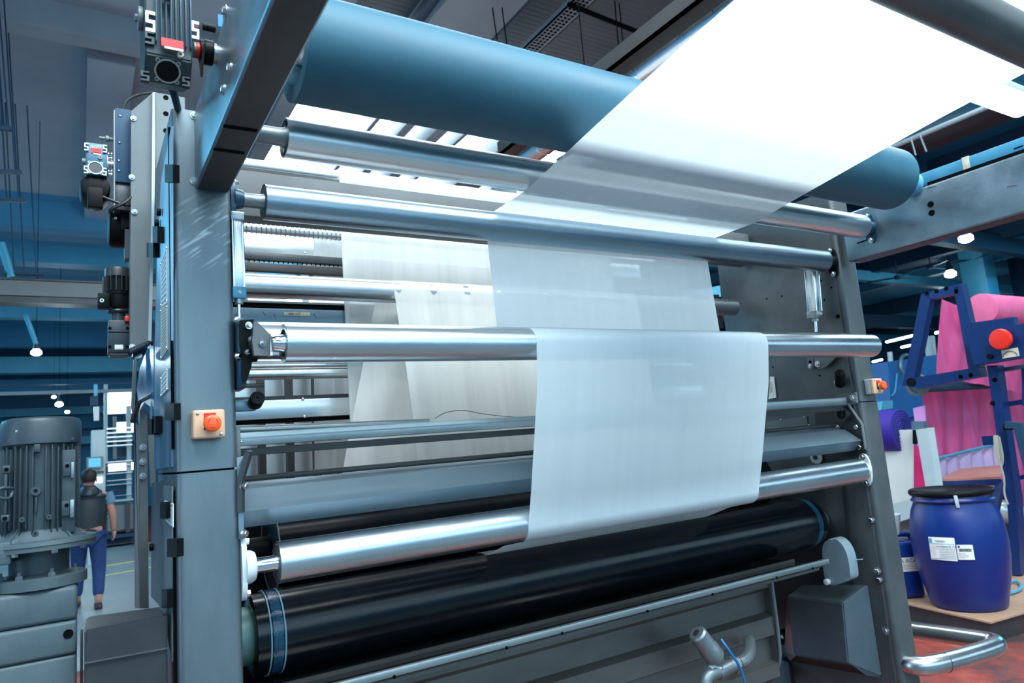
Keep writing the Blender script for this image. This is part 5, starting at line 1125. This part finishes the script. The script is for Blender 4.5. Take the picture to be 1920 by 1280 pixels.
def cy5(name, x, y, r, dy, d, m_, hr=0):
    Yf = YB-scp*dy; q = at(x, y, Y=Yf); b = MB()
    if hr: b.tube((q.x, Yf, q.z), (q.x, Yf+d, q.z), r, hr, 20)
    else: b.cyl((q.x, Yf, q.z), (q.x, Yf+d, q.z), r, 20)
    return b.build(name, m_, g5)
cy5('centre_boss', 67, 920, .0105, 80, .02, 'motor', .004); bp5('boss_web', 65, 930, 70, 962, 77); bp5('top_clip', 63, 832, 76, 848, 79)
bp5('flat_pad', 115, 842, 142, 1000, 62, d=.02); bp5('foot_pad', 117, 866, 133, 893, 70, d=.02); bp5('foot_pad', 115, 938, 131, 968, 70, d=.02)
bp5('bare_face', 133, 866, 139, 896, 70, 'rail', .001); bp5('bare_face', 131, 936, 139, 970, 70, 'rail', .001)
cy5('pad_hole', 126, 873, .0045, 71, .003, 'dark'); cy5('pad_hole', 125, 947, .0045, 71, .003, 'dark')
bp5('foot_pad', 3, 872, 20, 888, 80, d=.02); bp5('foot_pad', 1, 964, 18, 979, 80, d=.02); cy5('pad_hole', 12, 880, .0045, 81, .003, 'dark'); cy5('pad_hole', 9, 972, .0045, 81, .003, 'dark')
bp5('pad_post', 6, 888, 14, 964, 78)
b = MB(); Yf = YB-scp*84; b.path([at(-6, 925, Y=Yf), at(0, 914, Y=Yf), at(22, 914, Y=Yf+.01), at(24, 918, Y=Yf+.02), at(20, 934, Y=Yf+.01), at(0, 934, Y=Yf), at(-6, 925, Y=Yf)], .0035, 8, smooth=1); b.build('lifting_ring', 'motor', g5)
for (x, y) in ((41, 974), (92, 969), (66, 1000)): cy5('lug_eye', x, y, .006, 80, .012, 'motor', .002)
for (x, y) in ((17, 826), (136, 822)): cy5('cover_screw', x, y, .0035, 78 if x < 80 else 52, .004, 'darksteel')
bp5('oil_spot', 28, 806, 33, 811, 78.5, 'rail', .001, .001)
v5('upper_flange', 1008, 1026, [(0, 96), (.1, 107), (.5, 109), (.55, 107), (1, 107), (1, 80)], 'motordust', 72)
v5('flange_cone', 990, 1012, [(0, 68), (1, 92)], 'motordust')
v5('neck', 1026, 1078, [(0, 56), (.85, 56), (1, 66)], 'motor')
v5('lower_flange', 1076, 1096, [(0, 84), (.1, 90), (1, 90)], 'motordust', 72)
for a_ in (-.55, -1.25, -2.0, -2.6):
    d_ = Vector((math.cos(a_), math.sin(a_), 0)); q = Vector((X5, YB, Zt(1008)))+d_*scp*95
    b = MB(); b.hexh(q, (0, 0, 1), .0075, .008); b.build('flange_bolt', 'rail', g5)
    b = MB(); b.hexh(Vector((q.x, q.y, Zt(1026))), (0, 0, -1), .0075, .009); b.build('flange_nut', 'rail', g5)
    q2 = Vector((X5, YB, Zt(1076)))+d_*scp*78; b = MB(); b.hexh(q2, (0, 0, 1), .008, .010); b.cyl(q2, q2+Vector((0, 0, .018)), .004, 8); b.build('flange_bolt', 'motordust', g5)
for a_ in (-.9, -2.2):
    d_ = Vector((math.cos(a_), math.sin(a_), 0)); s_ = Vector((-d_.y, d_.x, 0)); b = MB(); c1 = Vector((X5, YB, 0))
    b.prism([c1+d_*scp*66+Vector((0, 0, Zt(985))), c1+d_*scp*66+Vector((0, 0, Zt(1009))), c1+d_*scp*96+Vector((0, 0, Zt(1009)))], s_*.005); b.build('gusset', 'motordust', g5)
x1_ = at(146, 1100, Y=YB-.09).x
b = MB(); b.box(X5-.25, x1_, YB-.09, YB+.09, Zt(1160), Zt(1098), bev=.010, seg=3); b.build('gearbox_top', 'motordust', g5)
b = MB(); b.box(X5-.25, x1_-.001, YB-.093, YB+.09, Zt(1222), Zt(1161), bev=.008, seg=3); b.build('gearbox_middle', 'motordust', g5)
b = MB(); b.box(X5-.25, x1_-.001, YB-.09, YB+.09, .4, Zt(1223), bev=.008, seg=3); b.build('gearbox_base', 'motordust', g5)
q = at(128, 1188, Y=YB-.0935); hole(q, (0, -1, 0), .009, g5)
bp5('side_pipe', 150, 1180, 156, 1290, 60, 'darksteel', .001)
b = MB(); b.box(-.3, X5-.05, 2.0, 2.2, 1.47, 1.52, bev=.004); b.build('side_arm', 'motordust', g5)
# guard box beside it
gb = T('drive_guard', (.09, 2.0, 1.0), 'dark steel guard box with sloping top beside the big grey motor', 'guard')
A_, B_, C_, D_ = at(158, 1182, Y=1.93), at(314, 1150, Y=1.93), at(300, 1137, Y=2.08), at(162, 1156, Y=2.08)
dn = Vector((0, 0, -.6))
b = MB(); b.hull([A_, B_, C_, D_, A_+dn, B_+dn, C_+dn, D_+dn]); bmesh.ops.bevel(b.bm, geom=list(b.bm.edges), offset=.004, segments=2, affect='EDGES'); b.build('guard_shell', 'darksteel', gb, ang=20)
b = MB(); b.bar(at(157, 1243, Y=1.925), at(316, 1214, Y=1.925), .006, .003); b.build('fold_line', 'plate', gb)
# ================================================================== right background
ZP = .15
# low plinth of board
t = T('plinth', (5.7, 3.3, 0), 'low dark plinth topped with worn brown board under the blue drum', 'platform')
o = [at(1640, 1118, Z=ZP), at(1700, 1131, Z=ZP), at(1857, 1166, Z=ZP), at(1925, 1146, Z=ZP)]
outl = [o[0], o[1], o[2], o[3], Vector((7.8, 2.2, ZP)), Vector((8.0, 5.2, ZP)), Vector((6.4, 5.6, ZP))]
b = MB(); b.prism([q-Vector((0, 0, .012)) for q in outl], (0, 0, .012)); b.build('board', 'ply', t)
cen = sum(outl, Vector())/len(outl)
b = MB(); b.prism([Vector((q.x, q.y, .0))+(cen-q).normalized()*.03-Vector((0, 0, (cen-q).normalized().z*.03)) for q in outl], (0, 0, ZP-.013)); b.build('base', 'darksteel', t)
# drum
bc = Vector((5.78, 3.02, ZP)); 
t = T('blue_drum', bc, 'large blue plastic drum with black lid and two paper labels, leaning shape', 'drum')
Hd, Rd = .86, .325
b = MB(); b.lathe(bc, bc+Vector((0, 0, 1)), [(0, .20), (0.0, .24), (.02, .255), (.10, .272), (.22, .300), (.38, .322), (.50, .325), (.62, .315), (.72, .292), (.775, .268), (.785, .268), (.79, .282), (.80, .284), (.81, .272), (.84, .268), (.86, .268)], 64); b.build('drum_body', 'barrel', t, ang=60)
b = MB(); b.lathe(bc+Vector((0, 0, .835)), bc+Vector((0, 0, 1)), [(0, .272), (.0, .285), (.012, .292), (.03, .292), (.04, .280), (.042, .24), (.034, .23), (.034, .02)], 64); b.build('lid', 'black', t, ang=60)
def on_drum(px_, py_):
    # point of the drum surface in the direction of a label corner (drum radius interpolated)
    lo, hi = 3.0, 8.0
    d = (FWD*FOC + RGT*(px_-960) - UPV*(py_-640)).normalized()
    def rad(z):
        z -= ZP; pr = [(0, .24), (.1, .272), (.22, .30), (.38, .322), (.5, .325), (.62, .315), (.72, .292), (.79, .27)]
        for (a, ra_), (c, rc) in zip(pr, pr[1:]):
            if z <= c: return ra_+(rc-ra_)*max(0, (z-a))/(c-a)
        return .268
    s = 3.0
    while s < 8:
        q = EYE+d*s
        if math.hypot(q.x-bc.x, q.y-bc.y) < rad(q.z)+.003: return q
        s += .0008
    return EYE+d*6
def dlabel(name, crn, m_, par, off=0.004, nx=12, ny=6):
    tl, tr_, br, bl = crn; b = MB(); rows = []
    for j in range(ny+1):
        rw = []
        for i in range(nx+1):
            u_, w_ = i/nx, j/ny
            x = (tl[0]*(1-u_)+tr_[0]*u_)*(1-w_)+(bl[0]*(1-u_)+br[0]*u_)*w_; y = (tl[1]*(1-u_)+tr_[1]*u_)*(1-w_)+(bl[1]*(1-u_)+br[1]*u_)*w_
            q = on_drum(x, y); n_ = Vector((q.x-bc.x, q.y-bc.y, 0)).normalized(); rw.append(b.bm.verts.new(q+n_*off))
        rows.append(rw)
    for a, c in zip(rows, rows[1:]):
        for i in range(nx): b.bm.faces.new((a[i], a[i+1], c[i+1], c[i]))
    return b.build(name, m_, par, ang=80)
def quad(x0, y0, x1, y1, sk=.12, yb=1006):
    # rows slant like the label edges
    f = lambda x, y: (x+(y-yb)*sk, y+(x-1741)*.035)
    return (f(x0, y0), f(x1, y0), f(x1, y1), f(x0, y1))
l1 = dlabel('paper_label', ((1741, 1006), (1789, 1008), (1796, 1052), (1747, 1048)), 'white', t)
l2 = dlabel('paper_label', ((1793, 1021), (1823, 1021), (1828, 1049), (1797, 1049)), 'white', t)
dlabel('label_corner_mark', quad(1742.5, 1008.5, 1747, 1016.5), 'cond', l1, .0062, 3, 2)
dlabel('label_rule', quad(1742, 1017.8, 1789, 1018.6), 'teallight', l1, .0062)
for i, y in enumerate((1027.5, 1031, 1034, 1037.5, 1040.5, 1043)): dlabel('small_print', quad(1759, y, 1788, y+.7), 'inkgrey', l1, .0062)
M['pictored'] = mat('faint_red_pictogram', (.62, .40, .38), 0, .6)
for (x, y) in ((1749, 1025), (1755, 1026), (1750, 1032), (1753, 1039)):
    for e4 in ((0, -3.2, 3, 0), (3, 0, 0, 3.2), (0, 3.2, -3, 0), (-3, 0, 0, -3.2)):
        x0, y0, x1, y1 = x+e4[0], y+e4[1], x+e4[2], y+e4[3]
        dlabel('pictogram_edge', ((x0, y0-.3), (x1, y1-.3), (x1, y1+.3), (x0, y0+.3)), 'pictored', l1, .0062, 1, 1)
dlabel('label_foot', quad(1742, 1045.5, 1789, 1046.3), 'inkgrey', l1, .0062)
rr = random.Random(3); x = 1797.5
while x < 1821:
    w_ = rr.choice((.4, .7, 1.0)); dlabel('bar_code_bar', ((x, 1028), (x+w_, 1028), (x+w_+.8, 1033.6), (x+.8, 1033.6)), 'ink', l2, .0062, 1, 1); x += w_+rr.choice((.35, .6))
dlabel('label_mark', ((1795.5, 1022.5), (1799, 1022.5), (1799.6, 1026.6), (1796, 1026.6)), 'ink', l2, .0062, 1, 1)
for (x, y, s_, sz, par) in ((1763, 1013.5, 'vesicim', .022, l1), (1774.5, 1024, 'VeoSilane SJ 11B', .0195, l1), (1803.5, 1037, 'Chemicals', .011, l2), (1807, 1040.8, '50kg 110x60 Kg', .010, l2), (1806, 1044.6, 'Lot 10467 - 11', .010, l2)):
    q = on_drum(x, y); n_ = Vector((q.x-bc.x, q.y-bc.y, 0)).normalized()
    text(s_, 'label_text', q+n_*.0075, Vector((0, 0, 1)).cross(n_), (0, 0, 1), sz, 'ink', par)
b = MB(); q = on_drum(1797, 960); n_ = Vector((q.x-bc.x, q.y-bc.y, 0)).normalized(); s_ = Vector((-n_.y, n_.x, 0)); b.obox(bc+n_*.293+Vector((0, 0, .805)), n_*.006, s_*.012, (.006, 0, -.045), bev=.003); b.build('lid_latch', 'beaker', t)
# canister and beaker
cc_ = at(1716, 1132, Z=ZP)+Vector((.17, .20, 0)); cx, cy = cc_.x, cc_.y
t = T('blue_canister', (cx, cy, ZP), 'blue plastic canister with black cap standing left of the drum', 'canister')
rt = Vector((.80, -.60, 0)); fw = Vector((.60, .80, 0))
b = MB(); b.obox((cx, cy, ZP+.225), rt*.15, fw*.105, (0, 0, .225), bev=.035); b.build('can_body', 'can', t, ang=60)
b = MB(); c1 = Vector((cx, cy, ZP+.45)); b.path([c1-rt*.02, c1-rt*.02+Vector((0, 0, .045)), c1+rt*.13+Vector((0, 0, .045)), c1+rt*.14], .022, 12, smooth=2); b.build('handle', 'can', t)
b = MB(); c2 = c1-rt*.06-fw*.05; b.cyl(c2+Vector((0, 0, -.02)), c2+Vector((0, 0, .035)), .045, 24, bev=.006); b.build('screw_cap', 'black', t)
p0 = c1-fw*.1065-Vector((0, 0, .18)); b = MB(); b.obox(p0+rt*.01, rt*.135, fw*.0012, (0, 0, .055)); lb = b.build('paper_label', 'white', t)
text('PTONA ACAFT', 'label_text', p0+rt*.01-fw*.003+Vector((0, 0, .028)), rt, (0, 0, 1), .045, 'ink', lb)
b = MB()
for i in range(3): b.obox(p0+rt*.01-fw*.0016+Vector((0, 0, -.005-.014*i)), rt*.11, fw*.0004, (0, 0, .0025))
b.build('small_print', 'inkgrey', lb)
bk = Vector((cx, cy, ZP+.50))-rt*.05-fw*.03
t = T('beaker', bk, 'milky plastic measuring beaker on top of the blue canister', 'beaker')
b = MB(); b.lathe(bk, bk+Vector((0, 0, 1)), [(0, .05), (.004, .085), (.16, .115), (.165, .118), (.165, .112), (.01, .08), (.008, .02)], 32); b.build('cup', 'beaker', t)
b = MB(); s_ = -fw*1.0; b.path([bk+s_*.105+Vector((0, 0, .15)), bk+s_*.15+Vector((0, 0, .14)), bk+s_*.14+Vector((0, 0, .05)), bk+s_*.09+Vector((0, 0, .03))], .010, 8, smooth=1); b.build('handle', 'beaker', t)
# pale grey cart: white panel, post and rail
t = T('fabric_cart', at(1700, 950, X=6.4), 'pale grey cart frame with white side panel and leaning post behind the drum', 'cart')
def X_(pts, X, d, name, m_, par): 
    b = MB(); b.prism([at(a, c, X=X) for a, c in pts], (d, 0, 0)); return b.build(name, m_, par)
X_([(1645, 808), (1710, 805), (1710, 938), (1650, 955)], 6.6, .03, 'side_panel', 'whitepan', t)
X_([(1717, 805), (1740, 802), (1760, 935), (1740, 940)], 6.3, .10, 'leaning_post', 'greypaint', t)
X_([(1660, 948), (1738, 928), (1738, 962), (1662, 985)], 6.25, .06, 'side_rail', 'greypaint', t)
X_([(1662, 985), (1740, 960), (1738, 1010), (1700, 1020), (1664, 1030)], 6.35, .04, 'lower_panel', 'sheet', t)
X_([(1709, 790), (1730, 790), (1732, 806), (1709, 806)], 6.45, .08, 'bearing_block', 'beam', t)
X_([(1711, 806), (1717, 806), (1718, 832), (1711, 832)], 6.5, .05, 'black_bracket', 'black', t)
# violet roll
c = at(1700, 800, X=6.75); t = T('fabric_roll', c, 'violet fabric roll lying on the pale cart just right of the right post', 'fabric roll')
b = MB(); b.cyl(c+Vector((-.08, 0, -.03)), c+Vector((-.08, 1.9, -.03)), .20, 48, bev=.01); b.build('roll_body', 'violet', t)
for k in range(8):
    b = MB(); b.tube(c+Vector((-.08, -.004-.001*k, -.03)), c+Vector((-.08, .01, -.03)), .195-.022*k, .185-.022*k, 40); b.build('wound_layer', ('violet', 'jeans')[k % 2], t)
b = MB(); b.prism([at(x, y, X=7.2) for x, y in ((1712, 765), (1732, 760), (1736, 830), (1722, 850))], (.03, 0, 0)); b.build('pale_violet_sheet', 'pinkpale', None, 'pale violet cloth sliver between the violet roll and the pink cloth', 'cloth')
b = MB(); b.prism([at(x, y, X=7.0) for x, y in ((1708, 835), (1725, 835), (1740, 940), (1708, 945))], (.03, 0, 0)); b.build('magenta_sheet', 'magenta', None, 'magenta cloth strip between the white panel and the leaning post', 'cloth')
# blue A-frame machine
XF = 7.0
t = T('a_frame_stand', at(1900, 1080, X=XF), 'dark blue steel A-frame stand holding the pink cloth, with a control box', 'stand')
X_([(1727, 551), (1802, 531), (1805, 548), (1745, 561)], XF, .10, 'top_beam', 'bluep', t)
X_([(1727, 551), (1745, 555), (1713, 714), (1711, 722), (1692, 722)], XF, .10, 'left_leg', 'bluep', t)
X_([(1788, 540), (1803, 531), (1838, 688), (1822, 697), (1816, 694)], XF, .10, 'right_leg', 'bluep', t)
X_([(1692, 722), (1713, 708), (1834, 688), (1838, 706), (1722, 728)], XF-.02, .14, 'bottom_beam', 'bluep', t)
X_([(1850, 685), (1870, 685), (1882, 775), (1905, 930), (1914, 1077), (1898, 1079), (1888, 940), (1865, 790)], XF-.05, .12, 'main_leg', 'bluep', t)
X_([(1884, 790), (1912, 793), (1935, 890), (1922, 890), (1900, 803), (1884, 803)], XF-.3, .06, 'side_strut', 'tealdark', t)
X_([(1870, 690), (1925, 682), (1925, 690), (1872, 698)], XF+.1, .05, 'cross_tube', 'beam', t); X_([(1884, 754), (1925, 747), (1925, 757), (1886, 762)], XF+.1, .05, 'cross_tube', 'bluep', t); X_([(1905, 893), (1925, 888), (1925, 896), (1907, 901)], XF+.1, .05, 'cross_tube', 'bluep', t)
X_([(1915, 690), (1925, 690), (1925, 760), (1916, 760)], XF+.05, .05, 'far_leg', 'bluep', t)
X_([(1820, 605), (1900, 594), (1903, 610), (1822, 625)], XF, .08, 'upper_beam', 'bluep', t)
for (x, y) in ((1738, 550), (1756, 546), (1774, 541), (1801, 706), (1820, 703), (1861, 756), (1865, 712)): hole(at(x, y, X=XF-.052 if x > 1850 else XF-.021 if y > 650 else XF), (-1, 0, 0), .018, t)
c = at(1709, 716, X=XF-.02); b = MB(); b.cyl(c+Vector((-.02, 0, 0)), c+Vector((.02, 0, 0)), .04, 20); b.build('axle', 'black', t)
c = at(1718, 722, X=XF+.15); b = MB(); b.tube(c, c+Vector((.05, 0, 0)), .11, .075, 32); b.cyl(c+Vector((.02, 0, 0)), c+Vector((.03, 0, 0)), .08, 24); b.build('pulley', 'sheet', t)
c = at(1890, 800, X=XF-.1); b = MB(); b.cyl(c+Vector((0, .03, 0)), c+Vector((0, -.06, 0)), .03, 16); b.build('black_knob', 'black', t)
bx = T('control_box', at(1870, 660, X=XF-.1), 'dark blue control box with a red mushroom button on the A-frame', 'control box')
X_([(1812, 625), (1925, 606), (1925, 668), (1826, 684)], XF-.2, .2, 'box_body', 'bluep', bx)
c = at(1884, 636, X=XF-.2); b = MB(); b.cyl(c, c-Vector((.05, 0, 0)), .055, 24); b.build('black_collar', 'black', bx)
b = MB(); b.lathe(c-Vector((.04, 0, 0)), c-Vector((.2, 0, 0)), [(0, .04), (.01, .085), (.04, .09), (.06, .08), (.065, .04)], 32); b.build('mushroom_button', 'red', bx)
pl_ = X_([(1877, 657), (1908, 651), (1911, 667), (1880, 672)], XF-.206, .005, 'dial_plate', 'cream', bx)
b = MB(); c = at(1894, 668, X=XF-.208); b.path([c+Vector((0, math.cos(a_)*.055, math.sin(a_)*.045)) for a_ in [k*PI/8 for k in range(9)]], .003, 5); b.build('dial_arc', 'ink', pl_)
c = at(1857, 668, X=XF-.2); b = MB(); b.cyl(c, c-Vector((.02, 0, 0)), .022, 16); b.build('key_switch', 'black', bx)
# pink cloth
a0 = at(1803, 543, X=7.15); 
b = MB(); pr = [(a0.y+.35, 1.2), (a0.y+.28, 2.6), (a0.y+.20, 2.74), (a0.y+.08, 2.80), (a0.y-.02, 2.74), (a0.y-.04, 2.6)]
yy = a0.y
def wave_sheet(name, px4, Y0, m_, label, amp=.02, nx=40, nz=14, fr=30, X=None):
    b = MB(); c4 = [at(x, y, Y=Y0) if X is None else at(x, y, X=X) for x, y in px4]; rows = []
    for j in range(nz+1):
        l = c4[0].lerp(c4[3], j/nz); r_ = c4[1].lerp(c4[2], j/nz); rows.append([b.bm.verts.new(l.lerp(r_, i/nx)+(Vector((0, 1, 0)) if X is None else Vector((1, 0, 0)))*amp*(math.sin(i/nx*fr+j*.12)+.5*math.sin(i/nx*fr*2.3+j*.2+1))) for i in range(nx+1)])
    for a, c in zip(rows, rows[1:]):
        for i in range(nx): b.bm.faces.new((a[i], a[i+1], c[i+1], c[i]))
    return b.build(name, m_, None, label, 'cloth', ang=80)
wave_sheet('pink_cloth', ((1767, 560), (1960, 640), (1960, 745), (1757, 705)), 3.9, 'pinkfab', 'hot pink cloth hanging inside the blue A-frame, its upper fall', .015, fr=24)
wave_sheet('pink_cloth', ((1731, 722), (1935, 690), (1935, 960), (1747, 860)), 4.5, 'pinkfab', 'hot pink cloth falling in folds below the A-frame bottom beam', .03, fr=40)
wave_sheet('pink_cloth', ((1742, 850), (1925, 800), (1930, 980), (1750, 960)), 4.9, 'magenta', 'deep pink cloth lying behind the shelf and lilac cover', .02)
b = MB(); p0 = at(1800, 590, Y=3.7); b.cyl(at(1840, 579, Y=3.55), at(1840, 579, Y=3.55)+Vector((3.5, 0, 0)), .16, 40, bev=.01); b.build('pink_cloth_roll', 'pinktop', None, 'pale pink cloth passing over the top roller right of the A-frame', 'cloth')
b = MB(); c = at(1730, 727, Y=4.0); b.cyl(c, c+Vector((3, 0, 0)), .05, 20); b.build('dark_roller', 'tealdark', None, 'dark roller under the A-frame bottom beam pressing the pink cloth', 'roller')
wave_sheet('lilac_cover', ((1748, 862), (1868, 832), (1880, 890), (1760, 905)), 4.38, 'lilac', 'gathered lilac plastic cover hanging above the rusty shelf', .03, fr=34)
b = MB(); b.path([at(1748, 862, Y=4.34), at(1790, 851, Y=4.34), at(1830, 841, Y=4.34), at(1866, 833, Y=4.34)], .018, 8); b.build('cover_hem', 'cond', None, 'blue hem along the top of the gathered lilac cover', 'hem')
X_([(1840, 818), (1862, 816), (1864, 834), (1843, 835)], XF, .02, 'blue_plate', 'bluep', None)
bpy.data.objects['blue_plate']['label'] = 'small dark blue plate with one hole left of the rope'; bpy.data.objects['blue_plate']['category'] = 'plate'
# shelf table
t = T('shelf_table', at(1830, 900, Y=3.7), 'dark blue table frame with rust-red board top behind the drum', 'table')
s0, s1, s2, s3 = at(1762, 902, Z=.95), at(1877, 897, Z=.95), at(1882, 875, Z=.95), at(1800, 882, Z=.95)
b = MB(); b.prism([s0, s1, s2, s3], (0, 0, .02)); b.build('board_top', 'redply', t)
b = MB(); b.bar(at(1760, 907, Y=s0.y), at(1878, 903, Y=s1.y), .09, .05); b.build('front_bar', 'bluep', t)
b = MB(); b.bar(at(1764, 912, Y=s0.y), at(1790, 945, Y=s0.y), .05, .04); b.build('brace', 'bluep', t)
b = MB(); b.bar(at(1876, 905, Y=s1.y), at(1860, 985, Y=s1.y), .06, .05); b.build('brace', 'bluep', t)
for i in range(9):
    b = MB(); x = 1760+15*i; b.bar(at(x, 912+.3*i, Y=3.9), at(x+5, 942+.5*i, Y=3.9), .03, .02); b.build('grille_bar', 'dark', t)
# rope
t = T('rope_coil', at(1870, 850, X=6.9), 'coil of pale rope hanging on the blue main leg', 'rope')
for k in range(4):
    b = MB(); pts = [at(1864+k*2, 816, X=6.88), at(1866+k*3, 850+6*k, X=6.88), at(1876+k*1, 880-5*k, X=6.88), at(1882-k, 860, X=6.88), at(1873, 818, X=6.88)]
    b.path(pts, .008, 6, smooth=2); b.build('loop', 'rope', t)
b = MB(); b.path([at(1876, 870, X=6.87), at(1884, 900, X=6.87), at(1882, 925, X=6.87), at(1890, 945, X=6.87)], .008, 6, smooth=2); b.build('tail', 'rope', t)
# things right of the drum
b = MB(); c = at(1885, 960, Y=3.7); b.path([c+Vector((-.12, .05, .05)), c, c+Vector((.15, -.05, -.03)), c+Vector((.2, 0, -.1))], [.08, .1, .12, .12, .11, .1, .08, .08][:8], 16, smooth=1)
b.build('silver_wrap', 'silverbag', None, 'crumpled silver wrapping between the drum and the blue leg', 'wrapping')
b = MB(); c = at(1890, 1010, Y=3.9); b.obox(c, (.2, 0, 0), (0, .2, 0), (0, 0, .25), bev=.05); b.build('dark_sack', 'darksteel', None, 'dark sack standing in shadow right of the drum', 'sack')
b = MB(); q = [at(x, y, Z=ZP+.02) for x, y in ((1890, 1092), (1905, 1088), (1916, 1096), (1913, 1105), (1900, 1110), (1893, 1112))]; b.path(q, .012, 8, smooth=2); b.build('blue_strap', 'cond', None, 'light blue ring strap lying on the board right of the drum', 'strap')
# blue machine cabinet far behind
t = T('blue_cabinet', at(1710, 720, Y=7), 'bright blue machine cabinet behind the A-frame left leg', 'cabinet')
a = at(1660, 780, Y=6.5); c = at(1775, 652, Y=6.5)
b = MB(); b.prism([at(x, y, Y=6.5) for x, y in ((1664, 678), (1775, 662), (1775, 780), (1672, 782))], (0, .5, 0)); b.build('cabinet_body', 'paneblue', t)
b = MB(); b.prism([at(x, y, Y=6.4) for x, y in ((1655, 752), (1674, 750), (1674, 765), (1652, 768))], (0, .1, 0)); b.build('pale_panel', 'teallight', t)
q = at(1715, 780, Y=6.6); b = MB(); b.box(q.x-.5, q.x+.4, 6.55, 6.95, 0, q.z+.05); b.build('cabinet_base', 'paneblue', t)
b = MB(); b.path([at(x, y, Y=6.4) for x, y in ((1700, 665), (1690, 668), (1688, 690), (1693, 700))], .03, 8, smooth=1); b.build('grab_handle', 'beam', t)
b = MB(); b.path([at(1682, 700, Y=6.45), at(1678, 735, Y=6.45), at(1672, 742, Y=6.45)], .012, 6); b.build('hose', 'teallight', t)
for x in (1738, 1747): b = MB(); b.bar(at(x+4, 670, Y=6.7), at(x, 630, Y=6.7), .07, .07); b.build('white_tube', 'greypaint', t)
b = MB(); b.cyl(at(1670, 680, Y=6.6), at(1668, 660, Y=6.6), .04, 14); b.build('signal_lamp', 'greypaint', t)
